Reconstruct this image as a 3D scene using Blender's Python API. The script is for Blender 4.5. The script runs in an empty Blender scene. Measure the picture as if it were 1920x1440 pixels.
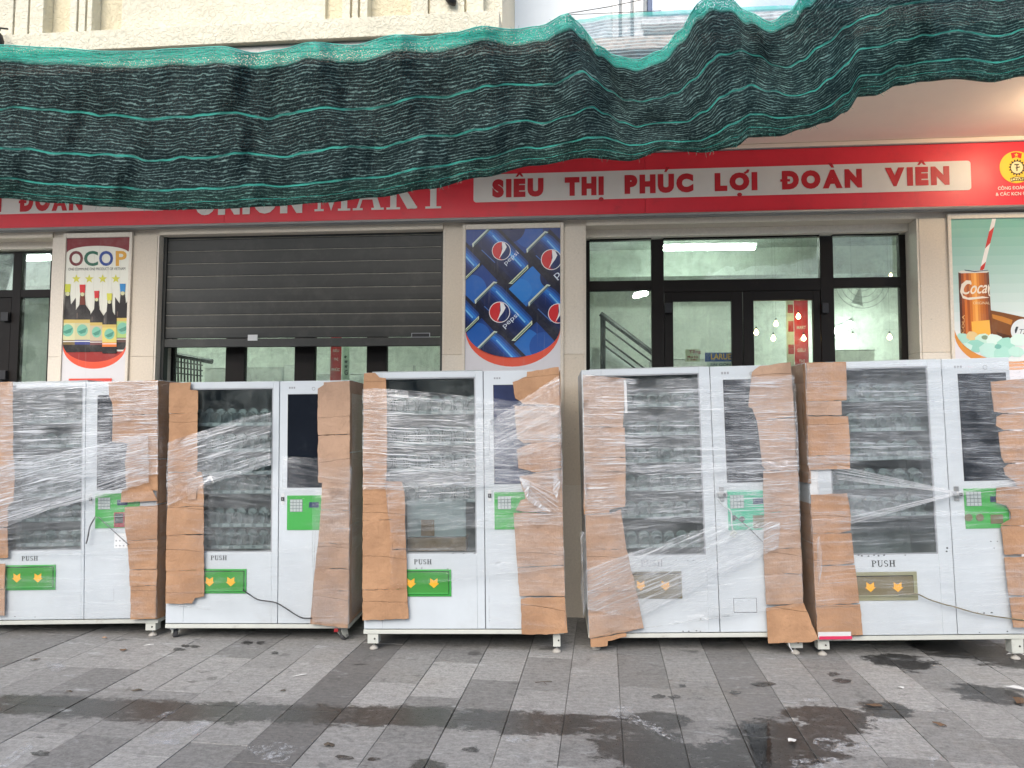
import bpy, bmesh, math, random
from mathutils import Vector, Matrix, noise
random.seed(7)
R = math.radians
SC = bpy.context.scene
COL = SC.collection

# ------------------------------------------------------------------ camera
FPX, CX, CY, EYE = 1330.0, 960.0, 720.0, 1.55
YAW, PITCH, ROLL = R(5.3), math.atan(76/1330.0), 0.004
_f0 = Vector((-math.sin(YAW), math.cos(YAW), 0)); _r0 = Vector((math.cos(YAW), math.sin(YAW), 0))
CF = _f0*math.cos(PITCH) + Vector((0, 0, 1))*math.sin(PITCH)
_u0 = _r0.cross(CF)
CR = _r0*math.cos(ROLL) + _u0*math.sin(ROLL)
CU = CR.cross(CF)
CP = Vector((0, 0, EYE))
cam_data = bpy.data.cameras.new('camera')
cam = bpy.data.objects.new('camera', cam_data); COL.objects.link(cam)
cam_data.sensor_width = 36.0; cam_data.lens = 36.0*FPX/1920.0
cam_data.clip_start = 0.05; cam_data.clip_end = 500
cam.matrix_world = Matrix((( CR.x, CU.x, -CF.x, CP.x), (CR.y, CU.y, -CF.y, CP.y), (CR.z, CU.z, -CF.z, CP.z), (0, 0, 0, 1)))
SC.camera = cam

# ------------------------------------------------------------------ light
W = bpy.data.worlds.new('World'); SC.world = W; W.use_nodes = True
wn = W.node_tree.nodes; wl = W.node_tree.links
sky = wn.new('ShaderNodeTexSky'); sky.sky_type = 'NISHITA'; sky.sun_disc = False
sky.sun_elevation = R(38); sky.sun_rotation = R(195); sky.air_density = 1.0; sky.dust_density = 2.2; sky.ozone_density = 1.0
wn['Background'].inputs[1].default_value = 0.15
wl.new(sky.outputs[0], wn['Background'].inputs[0])
sl = bpy.data.lights.new('sun', 'SUN'); sl.energy = 1.3; sl.angle = R(50); sl.color = (1.0, 0.955, 0.88)
so = bpy.data.objects.new('sun', sl); COL.objects.link(so); so.rotation_euler = (R(90-38), 0, R(-15)); so.location = (0, -6, 12)
SC.view_settings.view_transform = 'Standard'; SC.view_settings.look = 'None'
SC.view_settings.exposure = 0.88; SC.view_settings.gamma = 1.0; SC.view_settings.use_curve_mapping = False
SC.render.engine = 'CYCLES'
SC.cycles.transparent_max_bounces = 20
SC.cycles.max_bounces = 6
SC.cycles.diffuse_bounces = 3
SC.cycles.glossy_bounces = 3

# ------------------------------------------------------------------ measuring helpers
def ray(px, py): return CF*FPX + CR*(px-CX) - CU*(py-CY)
def onY(px, py, Y):                     # point of a plane parallel to the shop front
    d = ray(px, py); return CP + d*((Y-CP.y)/d.y)
def onZ(px, py, z=0.0):                 # point of a level plane
    d = ray(px, py); return CP + d*((z-EYE)/d.z)

# ------------------------------------------------------------------ object helpers
def tag(o, label=None, cat=None, group=None, kind=None):
    if label: o['label'] = label
    if cat: o['category'] = cat
    if group: o['group'] = group
    if kind: o['kind'] = kind
    return o
def empty(name, loc=(0, 0, 0), rot=(0, 0, 0)):
    o = bpy.data.objects.new(name, None); COL.objects.link(o)
    o.location = loc; o.rotation_euler = rot; o.empty_display_size = 0.1
    return o
def link(name, me, mat=None, parent=None):
    o = bpy.data.objects.new(name, me); COL.objects.link(o)
    if mat is not None and not me.materials: me.materials.append(mat)
    if parent is not None: o.parent = parent
    return o
class MB:
    def __init__(s): s.v = []; s.f = []
    def add(s, vs, fs):
        b = len(s.v); s.v += [tuple(v) for v in vs]; s.f += [tuple(i+b for i in f) for f in fs]; return s
    def box(s, x0, x1, y0, y1, z0, z1):
        return s.add([(x0,y0,z0),(x1,y0,z0),(x1,y1,z0),(x0,y1,z0),(x0,y0,z1),(x1,y0,z1),(x1,y1,z1),(x0,y1,z1)],
                     [(0,1,5,4),(1,2,6,5),(2,3,7,6),(3,0,4,7),(4,5,6,7),(3,2,1,0)])
    def prism(s, pts, off):
        n = len(pts); off = Vector(off)
        vs = [Vector(p) for p in pts] + [Vector(p)+off for p in pts]
        return s.add(vs, [tuple(range(n)), tuple(range(2*n-1, n-1, -1))] + [(i, i+n, (i+1) % n+n, (i+1) % n) for i in range(n)])
    def tube(s, pts, r, n=8, cap=True):
        pts = [Vector(p) for p in pts]; rings = []
        up0 = None
        for i, p in enumerate(pts):
            t = (pts[min(i+1, len(pts)-1)]-pts[max(i-1, 0)]).normalized()
            a = t.orthogonal().normalized() if up0 is None else (up0 - t*up0.dot(t)).normalized()
            up0 = a; b = t.cross(a); rr = r[i] if isinstance(r, (list, tuple)) else r
            rings.append([p + a*math.cos(k*2*math.pi/n)*rr + b*math.sin(k*2*math.pi/n)*rr for k in range(n)])
        vs = [q for g in rings for q in g]; fs = []
        for i in range(len(rings)-1):
            for k in range(n): fs.append((i*n+k, i*n+(k+1) % n, (i+1)*n+(k+1) % n, (i+1)*n+k))
        if cap: fs += [tuple(range(n-1, -1, -1)), tuple(range((len(rings)-1)*n, len(rings)*n))]
        return s.add(vs, fs)
    def lathe(s, prof, c=(0, 0, 0), n=16, axis='Z'):
        vs = []; fs = []
        for (r, h) in prof:
            for k in range(n):
                a = k*2*math.pi/n; p = (r*math.cos(a), r*math.sin(a), h)
                if axis == 'Y': p = (p[0], p[2], p[1])
                if axis == 'X': p = (p[2], p[0], p[1])
                vs.append((p[0]+c[0], p[1]+c[1], p[2]+c[2]))
        m = len(prof)
        for i in range(m-1):
            for k in range(n): fs.append((i*n+k, i*n+(k+1) % n, (i+1)*n+(k+1) % n, (i+1)*n+k))
        fs += [tuple(range(n-1, -1, -1)), tuple(range((m-1)*n, m*n))]
        return s.add(vs, fs)
    def mesh(s, name, bevel=0.0, smooth=False):
        me = bpy.data.meshes.new(name); me.from_pydata(s.v, [], s.f)
        bm = bmesh.new(); bm.from_mesh(me)
        bmesh.ops.recalc_face_normals(bm, faces=bm.faces)
        if bevel > 0:
            es = [e for e in bm.edges if len(e.link_faces) == 2 and e.calc_face_angle(0) > 0.6]
            bmesh.ops.bevel(bm, geom=es, offset=bevel, segments=2, profile=0.5, affect='EDGES', clamp_overlap=True)
        bm.to_mesh(me); bm.free()
        if smooth:
            for p in me.polygons: p.use_smooth = True
        return me
    def build(s, name, mat, parent=None, bevel=0.0, smooth=False):
        return link(name, s.mesh(name, bevel, smooth), mat, parent)
def bx(name, mat, parent, x0, x1, y0, y1, z0, z1, bevel=0.0):
    return MB().box(x0, x1, y0, y1, z0, z1).build(name, mat, parent, bevel)

# ------------------------------------------------------------------ materials
class NT:
    def __init__(s, name):
        s.m = bpy.data.materials.new(name); s.m.use_nodes = True
        s.t = s.m.node_tree; s.n = s.t.nodes; s.n.clear()
        s.out = s.n.new('ShaderNodeOutputMaterial')
    def l(s, a, b): s.t.links.new(a, b)
    def put(s, v, sock):
        if isinstance(v, bpy.types.NodeSocket): s.l(v, sock)
        else: sock.default_value = v
    def node(s, t, **k):
        n = s.n.new(t)
        for a, b in k.items(): setattr(n, a, b)
        return n
    def math(s, op, a, b=None, c=None, clamp=False):
        n = s.node('ShaderNodeMath', operation=op, use_clamp=clamp); s.put(a, n.inputs[0])
        if b is not None: s.put(b, n.inputs[1])
        if c is not None: s.put(c, n.inputs[2])
        return n.outputs[0]
    def ramp(s, v, lo, hi, a=0.0, b=1.0, smooth=True):
        n = s.node('ShaderNodeMapRange'); n.interpolation_type = 'SMOOTHSTEP' if smooth else 'LINEAR'
        s.put(v, n.inputs[0]); n.inputs[1].default_value = lo; n.inputs[2].default_value = hi
        s.put(a, n.inputs[3]); s.put(b, n.inputs[4]); return n.outputs[0]
    def mix(s, f, a, b):
        n = s.node('ShaderNodeMix', data_type='RGBA'); s.put(f, n.inputs[0])
        s.put(a if isinstance(a, bpy.types.NodeSocket) else (*a[:3], 1), n.inputs[6]); s.put(b if isinstance(b, bpy.types.NodeSocket) else (*b[:3], 1), n.inputs[7]); return n.outputs[2]
    def coord(s, kind='Object'):
        return s.node('ShaderNodeTexCoord').outputs[kind]
    def pos(s): return s.node('ShaderNodeNewGeometry').outputs['Position']
    def sep(s, v): n = s.node('ShaderNodeSeparateXYZ'); s.l(v, n.inputs[0]); return n.outputs
    def comb(s, x, y, z):
        n = s.node('ShaderNodeCombineXYZ'); s.put(x, n.inputs[0]); s.put(y, n.inputs[1]); s.put(z, n.inputs[2]); return n.outputs[0]
    def mapping(s, v, loc=(0,0,0), rot=(0,0,0), scale=(1,1,1)):
        n = s.node('ShaderNodeMapping'); s.l(v, n.inputs[0]); n.inputs[1].default_value = loc; n.inputs[2].default_value = rot; n.inputs[3].default_value = scale; return n.outputs[0]
    def noise(s, v, scale=5.0, detail=4.0, rough=0.55, dist=0.0):
        n = s.node('ShaderNodeTexNoise'); s.l(v, n.inputs['Vector']); n.inputs['Scale'].default_value = scale
        n.inputs['Detail'].default_value = detail; n.inputs['Roughness'].default_value = rough; n.inputs['Distortion'].default_value = dist; return n.outputs[0]
    def bump(s, h, strength=0.3, dist=0.01, normal=None):
        n = s.node('ShaderNodeBump'); n.inputs['Strength'].default_value = strength; n.inputs['Distance'].default_value = dist
        s.l(h, n.inputs['Height'])
        if normal is not None: s.l(normal, n.inputs['Normal'])
        return n.outputs[0]
    def bsdf(s, color, rough=0.5, metal=0.0, spec=0.5, normal=None, **k):
        n = s.node('ShaderNodeBsdfPrincipled'); s.put(color if isinstance(color, bpy.types.NodeSocket) else (*color[:3], 1), n.inputs['Base Color'])
        s.put(rough, n.inputs['Roughness']); s.put(metal, n.inputs['Metallic']); s.put(spec, n.inputs['Specular IOR Level'])
        if normal is not None: s.l(normal, n.inputs['Normal'])
        for a, b in k.items(): s.put(b, n.inputs[a])
        return n.outputs[0]
    def transparent(s, c=(1,1,1)):
        n = s.node('ShaderNodeBsdfTransparent'); n.inputs[0].default_value = (*c, 1); return n.outputs[0]
    def mixs(s, f, a, b):
        n = s.node('ShaderNodeMixShader'); s.put(f, n.inputs[0]); s.l(a, n.inputs[1]); s.l(b, n.inputs[2]); return n.outputs[0]
    def done(s, sh): s.l(sh, s.out.inputs[0]); return s.m

def srgb(r, g, b):
    f = lambda c: (c/255/12.92 if c/255 <= 0.04045 else ((c/255+0.055)/1.055)**2.4)
    return (f(r), f(g), f(b))
def plain(name, color, rough=0.5, metal=0.0, var=0.12, scale=6.0, bump=0.0, bscale=60.0, spec=0.5, dirt=None):
    t = NT(name); co = t.coord('Object')
    n = t.noise(co, scale, 6, 0.65)
    v = t.ramp(n, 0.3, 0.7, 1-var, 1+var*0.5, False)
    hs = t.node('ShaderNodeHueSaturation'); hs.inputs['Color'].default_value = (*color, 1); t.l(v, hs.inputs['Value'])
    col = hs.outputs[0]
    if dirt:
        d = t.ramp(t.noise(co, dirt[1], 8, 0.72), dirt[2], dirt[3], 0, dirt[4]); col = t.mix(d, col, dirt[0])
    nm = t.bump(t.noise(co, bscale, 4, 0.6), bump, 0.004) if bump > 0 else None
    return t.done(t.bsdf(col, t.ramp(n, 0.3, 0.7, rough*0.9, min(1, rough*1.15), False), metal, spec, nm))

M = {}
M['enamel'] = plain('white_enamel', (0.55, 0.60, 0.635), 0.35, var=0.06, scale=3, dirt=((0.40, 0.41, 0.40), 2.4, 0.50, 0.82, 0.40))
M['enamel_edge'] = plain('cream_enamel', (0.56, 0.58, 0.53), 0.45, var=0.06, dirt=((0.16, 0.13, 0.10), 7, 0.55, 0.85, 0.7))
M['dark_in'] = plain('cabinet_liner', (0.36, 0.39, 0.395), 0.6)
M['shelf'] = plain('grey_shelf', (0.50, 0.53, 0.53), 0.5)
M['divider'] = plain('pale_plastic', (0.50, 0.54, 0.54), 0.45)
M['tagstrip'] = plain('white_tag', (0.80, 0.82, 0.83), 0.5)
M['green'] = plain('green_panel', srgb(58, 158, 68), 0.4, var=0.06)
M['teal_panel'] = plain('teal_green_panel', srgb(64, 176, 140), 0.4, var=0.06)
M['green2'] = plain('green_flap', srgb(60, 140, 58), 0.42, var=0.08)
M['olive'] = plain('olive_brown_flap', srgb(112, 104, 78), 0.5, var=0.12)
M['olive_frame'] = plain('pale_olive_frame', srgb(142, 142, 112), 0.5, var=0.1)
M['yellow'] = plain('yellow_sticker', srgb(238, 172, 40), 0.5, var=0.04)
M['keys'] = plain('key_metal', srgb(176, 186, 186), 0.4, 0.1, var=0.05)
M['key_gap'] = plain('key_surround', srgb(120, 132, 130), 0.5)
M['lcd'] = plain('small_lcd', srgb(48, 62, 92), 0.2)
M['black'] = plain('black_plastic', (0.012, 0.012, 0.014), 0.45)
M['seam'] = plain('door_gasket', (0.05, 0.055, 0.06), 0.7)
M['red_label'] = plain('red_sticker', srgb(150, 26, 34), 0.45)
M['ink'] = plain('black_ink', (0.02, 0.022, 0.025), 0.6)
M['ink_grey'] = plain('grey_ink', (0.30, 0.32, 0.34), 0.6)
M['steel'] = plain('zinc_steel', (0.42, 0.43, 0.43), 0.4, 0.8)
M['rubber'] = plain('grey_rubber', (0.07, 0.07, 0.075), 0.7)
M['footpad'] = plain('pale_foot', (0.42, 0.40, 0.36), 0.7)
M['white_plastic'] = plain('white_plastic', (0.66, 0.68, 0.69), 0.45)
M['pink'] = plain('pink_tape', srgb(205, 50, 90), 0.4)

def card_mat(name, c1, c2):
    t = NT(name); co = t.coord('Object')
    big = t.noise(co, 3.0, 5, 0.6); fine = t.noise(t.mapping(co, scale=(220, 220, 14)), 1.0, 2, 0.5)
    col = t.mix(t.ramp(big, 0.35, 0.68), c1, c2)
    col = t.mix(t.ramp(fine, 0.5, 0.8, 0, 0.22), col, tuple(c*0.6 for c in c1))
    st = t.ramp(t.noise(co, 1.7, 7, 0.7), 0.60, 0.75, 0, 0.35)
    col = t.mix(st, col, tuple(c*0.45 for c in c1))
    z = t.sep(co)[2]
    fl = t.math('ABSOLUTE', t.math('SUBTRACT', t.math('FRACT', t.math('ADD', t.math('MULTIPLY', z, 3.3), t.math('MULTIPLY', t.noise(co, 1.1, 1, 0.4), 0.8))), 0.5))
    crease = t.ramp(fl, 0.0, 0.010, 1, 0)
    col = t.mix(t.math('MULTIPLY', t.math('MULTIPLY', crease, 0.32), t.ramp(big, 0.4, 0.6)), col, tuple(c*0.4 for c in c1))
    h = t.math('SUBTRACT', t.math('ADD', t.math('MULTIPLY', t.noise(co, 16, 4, 0.6), 1.0), t.math('MULTIPLY', fine, 0.15)), t.math('MULTIPLY', crease, 0.6))
    return t.done(t.bsdf(col, 0.78, 0, 0.3, t.bump(h, 0.6, 0.018)))
M['card'] = card_mat('brown_cardboard', srgb(179, 140, 107), srgb(158, 122, 93))
M['card2'] = card_mat('film_hazed_cardboard', srgb(177, 147, 124), srgb(157, 130, 110))  # pinker, greyer brown has the haze of the film mixed into its colour

def film_mat(name, ang, strength, seed, patch=2.2, lo=0.40, hi=0.62, base=0.035):
    t = NT(name); co = t.coord('Object')
    w = t.mapping(co, loc=(seed*3.1, 0, seed*1.7), rot=(0, ang, 0))
    s = t.sep(w); wob = t.math('MULTIPLY', t.noise(w, 3.0, 3, 0.6), 0.022)
    z = t.math('ADD', s[2], wob)
    a = t.noise(t.comb(t.math('MULTIPLY', s[0], 2.0), 0.0, t.math('MULTIPLY', z, 105)), 1.0, 3, 0.75)
    b = t.noise(t.comb(t.math('MULTIPLY', s[0], 6.0), 4.0, t.math('MULTIPLY', z, 190)), 1.0, 3, 0.75)
    c = t.noise(t.comb(t.math('MULTIPLY', s[0], 0.9), 9.0, t.math('MULTIPLY', z, 22)), 1.0, 2, 0.6)
    st = t.math('MAXIMUM', t.ramp(a, 0.53, 0.62), t.math('MULTIPLY', t.ramp(b, 0.54, 0.63), 0.85))
    p = t.ramp(t.math('ADD', t.math('MULTIPLY', t.noise(w, patch, 4, 0.6), 0.6), t.math('MULTIPLY', c, 0.4)), lo, hi)
    mask = t.math('ADD', t.math('MULTIPLY', p, t.math('ADD', t.math('MULTIPLY', st, strength*0.60), base+0.11*strength)), 0.04*strength, clamp=True)
    nm = t.bump(t.math('ADD', a, b), 0.5, 0.004)
    d = t.node('ShaderNodeBsdfDiffuse'); d.inputs[0].default_value = (0.80, 0.85, 0.90, 1)
    tr = t.node('ShaderNodeBsdfTranslucent'); tr.inputs[0].default_value = (0.86, 0.88, 0.90, 1)
    g = t.node('ShaderNodeBsdfGlossy'); g.inputs[0].default_value = (1, 1, 1, 1); g.inputs['Roughness'].default_value = 0.16; t.l(nm, g.inputs['Normal'])
    scat = t.mixs(0.30, t.mixs(0.12, d.outputs[0], tr.outputs[0]), g.outputs[0])
    lw = t.node('ShaderNodeLayerWeight'); lw.inputs[0].default_value = 0.25; t.l(nm, lw.inputs['Normal'])
    shine = t.mixs(t.math('MULTIPLY', lw.outputs['Fresnel'], 0.30), t.transparent(), g.outputs[0])
    return t.done(t.mixs(mask, shine, scat))

def glass_mat(name, tint, dust, dustcol=(0.6, 0.64, 0.62), refl=1.0, scale=5.0):
    t = NT(name); co = t.coord('Object')
    fr = t.node('ShaderNodeFresnel'); fr.inputs[0].default_value = 1.5
    g = t.node('ShaderNodeBsdfGlossy'); g.inputs['Roughness'].default_value = 0.015
    a = t.mixs(t.math('MULTIPLY', fr.outputs[0], refl, clamp=True), t.transparent(tint), g.outputs[0])
    d = t.node('ShaderNodeBsdfDiffuse'); d.inputs[0].default_value = (*dustcol, 1)
    n1 = t.noise(co, scale, 7, 0.72, 0.6); n2 = t.noise(t.mapping(co, scale=(30, 30, 4)), 1.0, 4, 0.6)
    n3 = t.noise(t.mapping(co, rot=(0, 0.5, 0), scale=(3, 3, 60)), 1.0, 3, 0.7)
    k = t.math('MULTIPLY', t.math('ADD', t.math('ADD', t.ramp(n1, 0.35, 0.7), t.math('MULTIPLY', t.ramp(n2, 0.5, 0.75), 0.5)), t.math('MULTIPLY', t.ramp(n3, 0.6, 0.72), 0.5)), dust)
    return t.done(t.mixs(k, a, d.outputs[0]))
M['case_glass'] = glass_mat('display_glass', (0.80, 0.86, 0.86), 0.07, refl=1.3)
M['shop_glass'] = glass_mat('shop_glass', (0.92, 0.98, 0.93), 0.16, (0.55, 0.63, 0.58), refl=1.0, scale=7)
M['screen'] = plain('dark_touchscreen', (0.010, 0.013, 0.019), 0.10, var=0.1, spec=0.35, dirt=((0.07, 0.08, 0.09), 5, 0.5, 0.9, 0.4))
M['screen_blue'] = plain('bluish_touchscreen', (0.035, 0.045, 0.10), 0.15, var=0.2)

def emit(name, c, s):
    t = NT(name); e = t.node('ShaderNodeEmission'); e.inputs[0].default_value = (*c, 1); e.inputs[1].default_value = s; return t.done(e.outputs[0])

# ------------------------------------------------------------------ lettering (own outlines, plus the built-in font for round letters)
_fc = bpy.data.curves.new('lettering_source', 'FONT'); _fo = bpy.data.objects.new('lettering_source', _fc); COL.objects.link(_fo)
def glyphs(body, bold=0.0, extrude=0.0, italic=0.0, spacing=1.0, wordspace=1.0):
    _fc.body = body; _fc.offset = bold; _fc.extrude = extrude; _fc.shear = italic; _fc.space_character = spacing; _fc.space_word = wordspace; _fc.resolution_u = 4
    bpy.context.view_layer.update()
    dg = bpy.context.evaluated_depsgraph_get(); me = _fo.evaluated_get(dg).to_mesh()
    vs = [v.co.copy() for v in me.vertices]; fs = [tuple(p.vertices) for p in me.polygons]
    _fo.evaluated_get(dg).to_mesh_clear()
    return vs, fs
def fit(vs, w, h):
    x0 = min(v.x for v in vs); x1 = max(v.x for v in vs); y0 = min(v.y for v in vs); y1 = max(v.y for v in vs)
    return [Vector(((v.x-x0)/(x1-x0)*w, (v.y-y0)/(y1-y0)*h, v.z)) for v in vs]
def rect(x0, y0, x1, y1): return [(x0, y0), (x1, y0), (x1, y1), (x0, y1)]
def arc(cx, cy, rx, ry, a0, a1, n=14): return [(cx+rx*math.cos(R(a0+(a1-a0)*i/n)), cy+ry*math.sin(R(a0+(a1-a0)*i/n))) for i in range(n+1)]
def ring(cx, cy, rx, ry, tx, ty, a0, a1, n=14): return arc(cx, cy, rx, ry, a0, a1, n) + arc(cx, cy, rx-tx, ry-ty, a1, a0, n)
SERIF = {
 'P': (0.72, [rect(.12,0,.30,1), rect(0,0,.42,.06), rect(0,.94,.3,1), ring(.30,.74,.42,.26,.17,.06,-90,90)]),
 'U': (0.86, [rect(.12,.3,.30,1), rect(0,.94,.42,1), rect(.66,.3,.74,1), rect(.54,.94,.86,1), ring(.43,.3,.31,.32,.15,.1,180,360)]),
 'H': (0.92, [rect(.12,0,.30,1), rect(.62,0,.80,1), rect(0,0,.42,.06), rect(0,.94,.42,1), rect(.50,0,.92,.06), rect(.50,.94,.92,1), rect(.3,.46,.62,.54)]),
 'S': (0.62, [ring(.31,.73,.29,.27,.15,.09,20,270), ring(.31,.27,.29,.27,.15,.09,-160,90)]),
 'M': (1.16, [rect(.10,0,.20,1), rect(.86,0,1.06,1), rect(0,0,.30,.06), rect(.76,0,1.16,.06), rect(0,.94,.26,1), rect(.92,.94,1.16,1), [(.16,1),(.36,1),(.62,.22),(.54,0)], [(.54,0),(.62,.22),(.9,1),(.84,.9)]]),
 'A': (1.0, [[(.10,0),(.20,0),(.52,.9),(.46,1)], [(.70,0),(.92,0),(.54,1),(.46,1)], rect(0,0,.32,.06), rect(.60,0,1.0,.06), rect(.24,.30,.78,.37)]),
 'R': (0.98, [rect(.12,0,.32,1), rect(0,0,.44,.06), rect(0,.94,.32,1), ring(.32,.75,.42,.25,.18,.06,-90,90), [(.34,.52),(.52,.52),(.88,.0),(.98,.02),(.98,.08),(.68,.0),(.66,.02)], [(.50,.50),(.66,.50),(.98,.05),(.72,.0)]]),
 'T': (0.86, [rect(.33,0,.53,1), rect(.18,0,.68,.06), rect(0,.92,.86,1), rect(0,.74,.06,1), rect(.80,.74,.86,1)]),
}
def serif_word(word, gap=0.08):
    vs = []; fs = []; x = 0
    for i, ch in enumerate(word):
        w, polys = SERIF[ch]
        for k, pl in enumerate(polys):
            b = len(vs); vs += [Vector((px+x, py, 0.0002*k)) for px, py in pl]; fs.append(tuple(range(b, b+len(pl))))
        x += w+gap
    return vs, fs
def flat_obj(name, vs, fs, mapf, mat, parent):
    return link(name, _mesh(name, [mapf(v) for v in vs], fs), mat, parent)
def _mesh(name, vs, fs):
    me = bpy.data.meshes.new(name); me.from_pydata([tuple(v) for v in vs], [], fs); me.update(); return me

# ================================================================== THE SETTING
# ---- pavement: strips of granite slabs laid at a slight angle to the shop front
def pavement_mat(name, c1, c2, dark):
    t = NT(name); p = t.pos(); s = t.sep(p)
    oi = t.node('ShaderNodeObjectInfo').outputs['Random']
    fine = t.noise(p, 90, 5, 0.75); med = t.noise(p, 9, 7, 0.7, 0.4); big = t.noise(p, 1.3, 5, 0.6)
    grain = t.noise(t.mapping(p, rot=(0, 0, R(2.1)), scale=(14, 46, 10)), 1.0, 5, 0.65)
    mott = t.noise(p, 34, 6, 0.8); 
    col = t.mix(t.math('ADD', t.math('MULTIPLY', t.ramp(fine, 0.36, 0.64), 0.5), t.math('MULTIPLY', t.ramp(mott, 0.40, 0.60), 0.5)), c1, c2)
    col = t.mix(t.ramp(grain, 0.45, 0.75, 0, 0.45), col, tuple(x*1.35 for x in c2))
    col = t.mix(t.ramp(med, 0.54, 0.70, 0, 0.55), col, tuple(x*0.55 for x in c1))
    col = t.mix(t.ramp(big, 0.50, 0.72, 0, 0.18), col, (0.23, 0.20, 0.15))
    hs = t.node('ShaderNodeHueSaturation'); t.l(col, hs.inputs['Color'])
    t.l(t.math('ADD', t.math('MULTIPLY', oi, 0.50), 0.74), hs.inputs['Value']); col = hs.outputs[0]
    # wet streak left by a hose, running along the fronts
    jag = t.math('ADD', t.math('MULTIPLY', t.noise(t.mapping(p, scale=(1, 1.6, 1)), 9.0, 10, 0.85, 0.3), 0.42), t.math('MULTIPLY', t.noise(p, 1.6, 3, 0.5), 0.20))
    a, b = onZ(60, 1322), onZ(1170, 1358)
    k = (b.y-a.y)/(b.x-a.x)
    d = t.math('ABSOLUTE', t.math('SUBTRACT', s[1], t.math('ADD', t.math('MULTIPLY', s[0], k), a.y-k*a.x)))
    band = t.ramp(t.math('ADD', d, jag), 0.425, 0.455, 1, 0)
    band = t.math('MULTIPLY', band, t.ramp(s[0], 0.25, 0.7, 1, 0))
    blobs = None
    for (qx, qy, r) in ((1480, 1385, .34), (1400, 1420, .30), (1560, 1345, .26), (1690, 1240, .24), (1780, 1212, .34), (1900, 1230, .40), (1850, 1300, .22), (1660, 1330, .16), (1220, 1410, .30), (1240, 1350, .16), (800, 1440, .10)):
        c = onZ(qx, qy)
        dx = t.math('SUBTRACT', s[0], c.x); dy = t.math('MULTIPLY', t.math('SUBTRACT', s[1], c.y), 1.15)
        rr = t.math('DIVIDE', t.math('SQRT', t.math('ADD', t.math('MULTIPLY', dx, dx), t.math('MULTIPLY', dy, dy))), r)
        blobs = rr if blobs is None else t.math('MINIMUM', blobs, rr)
    wet2 = t.ramp(t.math('ADD', blobs, t.math('MULTIPLY', t.noise(t.mapping(p, scale=(1, 1.5, 1)), 5.0, 10, 0.82, 0.3), 2.6)), 2.10, 2.20, 1, 0)
    spots = t.ramp(t.math('ADD', t.noise(t.mapping(p, scale=(1, 1.9, 1)), 3.3, 5, 0.62), t.math('MULTIPLY', t.noise(p, 40, 3, 0.6), 0.06)), 0.675, 0.69, 0, 0.6)
    wet = t.math('MAXIMUM', t.math('MAXIMUM', band, wet2), spots)
    wet = t.math('MULTIPLY', wet, t.ramp(t.noise(p, 22, 6, 0.7), 0.28, 0.5, 0.6, 1.0))
    col = t.mix(t.math('MULTIPLY', wet, 0.94), col, tuple(x*0.17 for x in c1))
    # dried lime and scuffs
    lime = t.ramp(t.noise(t.mapping(p, rot=(0, 0, 0.5), scale=(2.0, 5.0, 1)), 1.6, 8, 0.74), 0.565, 0.72, 0, 0.55)
    col = t.mix(lime, col, (0.52, 0.54, 0.55))
    h = t.math('ADD', t.math('MULTIPLY', fine, 0.5), t.math('MULTIPLY', med, 1.0))
    rough = t.math('SUBTRACT', t.ramp(fine, 0.3, 0.7, 0.62, 0.85, False), t.math('MULTIPLY', wet, 0.40))
    rough = t.math('MAXIMUM', rough, 0.16)
    return t.done(t.bsdf(col, rough, 0, 0.4, t.bump(h, 0.35, 0.006)))
M['slab'] = pavement_mat('grey_granite', (0.168, 0.167, 0.162), (0.310, 0.306, 0.296), False)
M['slab_dark'] = pavement_mat('dark_granite', (0.115, 0.113, 0.110), (0.185, 0.181, 0.174), True)
M['bed'] = plain('joint_mortar', (0.055, 0.053, 0.050), 0.95, var=0.3, scale=20)

ground = MB().box(-120, 120, -140, 40, -0.5, -0.022).build('pavement', M['bed']); tag(ground, kind='structure')
TANG = R(2.1); TW, TL = 0.2985, 0.60
tdir = Vector((math.sin(TANG), math.cos(TANG), 0)); tperp = Vector((math.cos(TANG), -math.sin(TANG), 0))
org = onZ(1076, 1213)
tile_meshes = []
for i in range(5):
    g, g2 = random.uniform(0.0012, 0.0028), random.uniform(0.0012, 0.003)
    m = MB().box(g, TW-g2, g, TL-g2, -0.03, 0.0)
    tile_meshes.append(m.mesh('granite_slab', 0.0018))
nt_ = 0
tpos = org.dot(tperp); tlon = org.dot(tdir)
for i in range(-19, 14):
    stag = random.choice((0.0, 0.3, 0.14, 0.42))
    for j in range(-4, 4):
        o3 = tperp*(tpos+i*TW) + tdir*(tlon + stag + j*TL - 0.25)
        y0 = o3.y
        if y0 < 2.55 or y0 > 5.75: continue
        c = o3 + tdir*0.3 + tperp*0.15
        d = c - CP
        px = CX + FPX*d.dot(CR)/d.dot(CF); py = CY - FPX*d.dot(CU)/d.dot(CF)
        if px < -260 or px > 2180 or py > 1640: continue
        me = tile_meshes[random.randrange(5)].copy()
        me.materials.clear(); me.materials.append(M['slab_dark'] if (i+5) % 8 == 0 else M['slab'])
        o = link('granite_slab', me, None, ground)
        o.location = (o3.x, o3.y, random.uniform(-0.0022, 0.0022)); o.rotation_euler = (random.uniform(-.0012, .0012), random.uniform(-.0018, .0018), -TANG)
        nt_ += 1
# the paving beyond the slabs that are in view: one sheet each way
far = MB()
far.add([(-60, -60, -0.006), (60, -60, -0.006), (60, 2.5, -0.006), (-60, 2.5, -0.006)], [(0, 1, 2, 3)])
far.add([(-60, 2.5, -0.012), (60, 2.5, -0.012), (60, 5.9, -0.012), (-60, 5.9, -0.012)], [(0, 1, 2, 3)])
o = far.build('far_paving', M['slab'], ground); tag(o, kind='stuff')

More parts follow.
